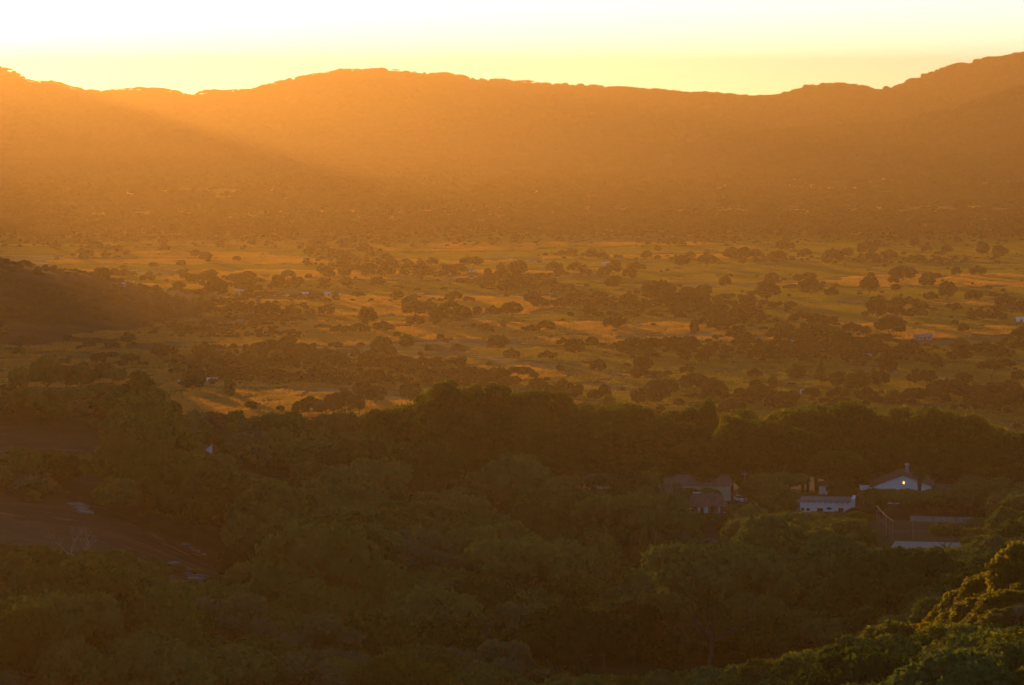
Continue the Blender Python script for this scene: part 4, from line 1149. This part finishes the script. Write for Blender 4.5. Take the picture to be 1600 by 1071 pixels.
# ---------------------------------------------------------------- the plain
PL = """163 440 22 22,230 440 25 12,290 440 18 14,305 438 12 10,328 438 22 16,338 468 32 34,388 440 22 16,58 428 14 8,145 453 14 8,200 467 14 9,315 481 25 13,350 480 20 14,372 489 35 18,395 492 22 14,
200 539 24 16,176 546 25 13,140 544 20 11,175 560 20 10,205 566 30 13,148 564 14 9,320 557 35 22,250 561 28 23,280 573 20 19,340 591 28 23,372 593 38 18,300 612 36 26,393 642 20 15,
450 437 22 15,482 437 11 9,515 437 19 15,538 435 19 18,579 437 26 25,601 435 20 21,617 422 10 9,632 434 17 13,660 439 30 26,702 434 24 19,718 430 20 18,737 430 34 28,762 434 12 15,782 426 14 13,790 451 12 26,
420 493 38 22,455 493 30 13,485 494 16 11,509 493 26 17,575 511 30 30,560 521 40 15,530 521 30 13,600 518 34 16,620 471 22 15,648 496 38 26,705 501 66 30,745 495 15 15,770 493 26 15,800 497 30 26,650 509 30 17,680 509 20 15,
635 546 25 23,568 576 27 13,595 569 20 12,625 581 36 24,660 573 30 16,715 553 22 15,778 549 32 26,765 574 11 8,800 561 26 16,415 591 30 17,440 596 40 17,470 596 30 15,510 594 30 21,540 592 26 14,780 601 36 28,
485 648 58 28,540 646 62 38,567 622 30 26,587 632 30 30,640 634 30 40,438 644 13 10,810 433 30 26,865 425 26 17,900 425 30 15,958 431 24 22,995 423 30 13,1065 419 25 19,1105 417 28 20,1160 415 14 13,
830 479 24 23,845 481 30 17,875 481 28 15,902 467 26 13,930 467 13 11,1030 475 48 38,1065 479 30 23,1090 477 22 20,1133 451 18 19,865 461 10 9,853 519 26 18,830 519 30 11,960 511 36 18,1085 529 14 30,925 546 21 19,972 544 10 9,
855 561 30 13,935 584 24 21,1005 587 27 32,1025 591 16 11,1043 589 14 10,1073 584 24 13,1085 613 44 30,1115 611 20 21,1097 573 20 25,1068 561 20 13,1165 536 25 17,1190 562 42 21,876 583 14 13,1012 632 52 30,1046 622 30 28,
945 632 20 32,930 627 24 19,880 624 60 30,840 618 32 26,1142 648 42 24,972 613 10 9,1215 413 26 21,1228 391 30 16,1300 403 24 15,1355 397 34 21,1390 405 26 15,1370 416 14 19,1325 399 16 12,1410 441 38 26,1465 436 12 9,1495 433 16 15,
1528 431 28 15,1535 401 20 21,1560 406 20 23,1480 399 16 16,1200 471 38 30,1268 463 36 26,1300 463 24 14,1358 461 30 28,1400 457 14 13,1480 471 26 32,1372 501 34 38,1400 496 22 18,1390 526 44 32,1430 496 40 16,1495 489 16 15,
1505 521 18 15,1530 501 40 17,1560 501 30 15,1492 509 12 9,1313 553 32 36,1363 555 52 24,1388 592 28 42,1410 561 46 22,1445 566 40 15,1500 563 42 17,1540 552 48 18,1549 598 40 34,1465 581 22 23,1448 601 30 22,
1245 597 30 28,1282 600 22 38,1310 606 30 27,1340 612 42 34,1375 608 30 30,1356 628 36 22,1430 602 15 27,1535 644 62 34,1588 642 38 36,1208 612 15 27,1218 640 50 26,1180 612 20 18,1180 590 24 14,1260 565 22 14,1230 520 26 14,
1330 520 30 16,1455 470 22 14,1420 478 30 14,1520 470 30 16,1570 480 36 20,1590 600 24 20,1480 610 30 18,1570 560 30 16,1590 530 26 16,760 520 26 14,720 585 24 12,690 600 26 12,880 540 24 12,1040 540 30 13,1130 500 24 15,1250 500 28 13"""
G_PL = 'scattered trees on the plain'
PLAINL = [(f[0], f[1] - 3, {'long grey': 'long grey shed'}.get('', '')) for f in ()]
PLAINL = [(1442, 527, 'long grey shed'), (1241, 535, 'bright tin farm building'), (1005, 545, 'glinting shed'), (1350, 557, 'half hidden tin shed'), (1594, 500, 'white farmhouse'), (331, 596, 'bright roofed farmhouse'), (285, 600, 'small tin-roofed shed'),
          (374, 456, 'small bright roof in the hazy field'), (490, 461, 'pair of pale huts'), (602, 591, 'reddish shed'), (1257, 614, 'small white house'), (1506, 537, 'thatched hut'), (190, 446, 'glowing roof behind the granite ridge'),
          (738, 420, 'leaning flat-topped tree'), (705, 487, 'widest dark crown of the plain'), (1030, 455, 'dark pyramid-shaped clump'), (1005, 570, 'lone round dark tree'), (1313, 535, 'big round tree by the orange field'), (1549, 580, 'mushroom-shaped tree'),
          (540, 625, 'broad clump beyond the belt'), (338, 450, 'tall hazy tree'), (1282, 580, 'pointed yellow-green tree'), (240, 470, 'slope of the granite ridge'), (20, 430, 'crest of the granite ridge'), (300, 540, 'foot of the granite ridge'),
          (1500, 440, 'bare field road'), (1150, 430, 'pale straw field'), (900, 440, 'long green field'), (420, 615, 'golden field'), (680, 545, 'brown field in mid plain'), (1410, 425, 'twin-crowned field tree'), (800, 400, 'far woodland edge')]
SPECIAL = {(705, 501): 'widest low dark crown in mid plain', (1005, 587): 'lone upright round dark tree beside the strip of bright grass', (1313, 553): 'big round dark tree by the orange field strip', (1549, 598): 'mushroom-shaped tree on a visible trunk among the fields',
           (338, 468): 'tall hazy tree in the glowing field behind the granite ridge', (1282, 600): 'pointed yellow-green tree behind the woodland edge', (737, 430): 'leaning flat-topped tree on the far side of the long field',
           (1030, 475): 'pyramid-shaped dark clump in the middle of the long green field', (58, 428): 'single bush on the skyline of the granite ridge'}
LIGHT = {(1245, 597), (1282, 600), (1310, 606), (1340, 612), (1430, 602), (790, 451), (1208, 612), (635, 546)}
random.seed(41)
cell.clear()
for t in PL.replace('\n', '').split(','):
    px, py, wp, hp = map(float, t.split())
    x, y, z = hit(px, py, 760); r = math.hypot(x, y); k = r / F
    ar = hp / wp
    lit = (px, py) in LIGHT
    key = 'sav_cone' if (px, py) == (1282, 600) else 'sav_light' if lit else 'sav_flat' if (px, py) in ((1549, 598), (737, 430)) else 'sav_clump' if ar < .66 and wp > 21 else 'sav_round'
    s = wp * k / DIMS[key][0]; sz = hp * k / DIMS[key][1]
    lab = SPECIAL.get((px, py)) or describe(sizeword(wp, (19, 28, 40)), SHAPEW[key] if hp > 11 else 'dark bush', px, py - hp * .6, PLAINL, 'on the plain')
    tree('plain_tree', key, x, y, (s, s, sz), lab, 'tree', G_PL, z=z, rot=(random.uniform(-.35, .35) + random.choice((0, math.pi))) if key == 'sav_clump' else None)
    occupy(x, y, s * DIMS[key][0] * .4)

# bushes and hedges between the fields
BUSH = []
def belt_density(x, y, r):
    a = vnoise(x * .75 + y * .1, y * .42, 62, 91); b = vnoise(x, y, 24, 92); c = vnoise(x * .3, y, 100, 93)
    e = vnoise(x * .22 + y * .03, y, 36, 94); e2 = vnoise(x, y, 45, 95)
    d = np.maximum.reduce([sstep(.74, .90, a) * .6, sstep(.80, .86, c) * .6, sstep(.80, .90, e) * 1.1 * (e2 > .35)]) * (.25 + .9 * b)
    return d + .014
for _ in range(60000):
    r = math.exp(random.uniform(math.log(840), math.log(2450))); px = random.uniform(-60, 1660)
    x, y = at(px, r)
    d = float(belt_density(x, y, r))
    if px < 480 and 1290 < r < 1580: d = .95 if float(vnoise(x, y, 28, 96)) > .38 else .2
    if r > 2050: d = max(d, (r - 2050) / 400 * .9)
    if r < 1000 and px < 660: d *= .3
    if px < 300 and r < 1250: d *= .12
    if random.random() > d * .5: continue
    z = float(ground_h(x, y))
    big = random.random() < .22
    key = 'sav_round' if random.random() < .85 else 'sav_flat'
    if random.random() < .06: key = 'sav_light'
    s = R_(.55, 1.15) if big else R_(.16, .5)
    if px < 480 and 1290 < r < 1580: s = R_(.14, .40); key = 'sav_round'
    rad = DIMS[key][0] * .5 * s
    if not free(x, y, rad, .62): continue
    occupy(x, y, rad)
    BUSH.append((x, y, z, px, r, key, s, s * R_(.65, .95), project(x, y, z + DIMS[key][1] * s)[1]))
print('bush', len(BUSH))
rest = individuals(BUSH, 'plain_bush', 260, 'bush', 'bushes and small trees between the fields', 'among the fields', (14, 20, 28)) if False else None
BUSH.sort(key=lambda t: -(t[6] * DIMS[t[5]][0] / t[4]) * (1 if 0 < t[3] < 1600 and t[8] < belt_y(max(300, t[3])) - 3 else .01))
for x, y, z, px, r, key, s, sz, top in BUSH[:260]:
    wpx = s * DIMS[key][0] / r * F
    w_ = {'sav_round': 'rounded dark bush', 'sav_flat': 'low flat-topped bush', 'sav_light': 'yellow-green bush'}[key]
    cm = random.choice(KINDS[key])[0]
    o = link('plain_bush', cm); o.location = (x, y, z - .8 * sz); o.rotation_euler = (0, 0, R_(0, 6.28)); o.scale = (s, s, sz)
    tag(o, describe(sizeword(wpx, (14, 20, 28)), w_, px, top, PLAINL, 'among the fields'), 'bush', 'bushes and small trees between the fields')
scatter('field_scrub', [(x, y, z - .8 * sz, key, s, s, sz, R_(0, 6.28)) for x, y, z, px, r, key, s, sz, top in BUSH[260:]], ('sav_round', 'sav_flat', 'sav_light'), 'scrub and hedges between the fields of the plain')

# tall grass standing in the fields
M_GRASSG = leaf_mat('golden_grass', [(.22, .20, .04), (.34, .23, .06), (.46, .23, .08), (.56, .28, .10), (.50, .34, .11)], .6, .12, .016)
M_GRASSN = leaf_mat('green_grass', [(.12, .135, .028), (.18, .165, .036), (.26, .19, .05), (.34, .20, .065)], .6, .12, .014)
def grass_patch(name, m, seed, n, w_, hgt):
    q = np.random.default_rng(seed)
    c = np.stack([q.uniform(-6.5, 6.5, n), q.uniform(-6.5, 6.5, n), np.full(n, -.25)], 1)
    a = q.uniform(0, np.pi, n); d = np.stack([np.cos(a), np.sin(a), np.zeros(n)], 1) * (w_ * q.uniform(.5, 1.2, n))[:, None]
    up = np.stack([q.normal(0, .18, n), q.normal(0, .18, n), np.ones(n)], 1) * (hgt * q.uniform(.6, 1.15, n) + .25)[:, None]
    V = np.stack([c - d, c + d, c + d * .5 + up, c - d * .7 + up * .9], 1).reshape(-1, 3)
    me = from_arrays(name, V, np.arange(n * 4).reshape(-1, 4), (m,))
    return me
GR = []
for i, (nm, m, n, w_, hg) in enumerate([('gold', M_GRASSG, 330, .34, .75), ('gold', M_GRASSG, 260, .34, .6), ('green', M_GRASSN, 300, .30, .38), ('green', M_GRASSN, 240, .30, .30)]):
    GR.append(grass_patch('grass_clump_' + nm, m, 200 + i, n, w_, hg))
KINDS['grass_gold'] = [(GR[0], None), (GR[1], None)]; KINDS['grass_green'] = [(GR[2], None), (GR[3], None)]
for i, me in enumerate(GR):
    x, y = at(380 + 60 * i, 1010 + 12 * i)
    o = link('grass_clump', me); o.location = (x, y, float(ground_h(x, y)))
    tag(o, ['tall golden grass patch nearest the ridge end', 'thin golden grass patch beyond the ridge end', 'short green grass patch in the golden field', 'sparse green grass patch by the golden field'][i], 'grass', kind='stuff')
gp = []
def far_gap(x, y): return float(vnoise(x * .16, y, 110, 61)) > .60 or float(vnoise(x * .22, y, 60, 63)) > .74
for _ in range(14000):
    r = math.sqrt(R_(870 ** 2, 2500 ** 2)); px = R_(-60, 1660); x, y = at(px, r)
    if px < 470 and 1180 < r < 1640 and float(ground_h(x, y)) > 3.5: continue
    if px < 300 and r < 1250 and random.random() < .5: gp.append((x, y, float(ground_h(x, y)), 'grass_gold', 1.0, 1.0, R_(.7, 1.3), R_(0, 6.28))); continue
    f = float(vnoise(x * .32, y, 55, 301)); f2 = float(vnoise(x * .3, y, 30, 302))
    if r < 1130 and 270 < px < 680: f = max(f, .70)
    if f > .64 and f2 > .25: key = 'grass_gold'
    elif f < .56: key = 'grass_green'
    else: continue
    gp.append((x, y, float(ground_h(x, y)), key, 1.0, 1.0, R_(.7, 1.2), R_(0, 6.28)))
for _ in range(13000):
    r = math.sqrt(R_(2300 ** 2, 4850 ** 2)); px = R_(-60, 1660); x, y = at(px, r)
    if far_gap(x, y): gp.append((x, y, float(ground_h(x, y)), 'grass_gold', 1.7, 1.7, 2.2, R_(0, 6.28)))
scatter('field_grass', gp, ('grass_gold', 'grass_green'), 'tall golden and green grass standing in the fields of the plain')

# far woodland and hill woods
far = []
g = np.random.default_rng(17)
nF = 15000
rr = np.sqrt(g.uniform(2250 ** 2, 4900 ** 2, nF)); pp = g.uniform(-80, 1680, nF)
for r, px in zip(rr, pp):
    x, y = at(px, r)
    cl = float(vnoise(x * .45, y, 420, 61)); c2 = float(vnoise(x, y, 120, 62))
    strip = far_gap(x, y)
    if strip and c2 < .85: continue
    s = g.uniform(1.0, 1.9) * (.9 if r < 3000 else 1.25)
    far.append((x, y, float(ground_h(x, y)) - 1.0 * s, 'sav_round' if g.random() < .6 else 'sav_flat', s, s, s * g.uniform(.6, 1.0), g.uniform(0, 6.28)))
scatter('far_woodland', far, ('sav_round', 'sav_flat'), 'hazy woodland covering the far plain')
hw = []
for _ in range(1500):
    px = g.uniform(-60, 1660)
    rc = 5600 + 200 * math.sin(px / 260.) + 110 * math.sin(px / 97.)
    r = rc + g.uniform(-120, 30); x, y = at(px, r)
    n = float(vnoise(px, 0, 26, 71))
    s = g.uniform(.55, 1.15) * (.55 + 1.3 * n * n)
    hw.append((x, y, float(hills_h(x, np.float64(y))) - 2.4 * s, 'sav_flat' if g.random() < .6 else 'sav_round', s * 1.25, s * 1.25, s, g.uniform(0, 6.28)))
for _ in range(7000):
    px = g.uniform(-60, 1660); r = g.uniform(4850, 5550); x, y = at(px, r); s = g.uniform(1.0, 1.8)
    hw.append((x, y, float(hills_h(x, np.float64(y))) - 1, 'sav_round', s, s, s * .8, 0.0))
for _ in range(2600):
    px = g.uniform(1050, 1680); r = g.uniform(3800, 4700); x, y = at(px, r); s = g.uniform(.9, 1.6)
    hw.append((x, y, float(spur_h(x, np.float64(y))) - .8, 'sav_round', s, s, s * .8, 0.0))
scatter('hill_woodland', hw, ('sav_round', 'sav_flat'), 'trees fringing the crest and slopes of the far hills')
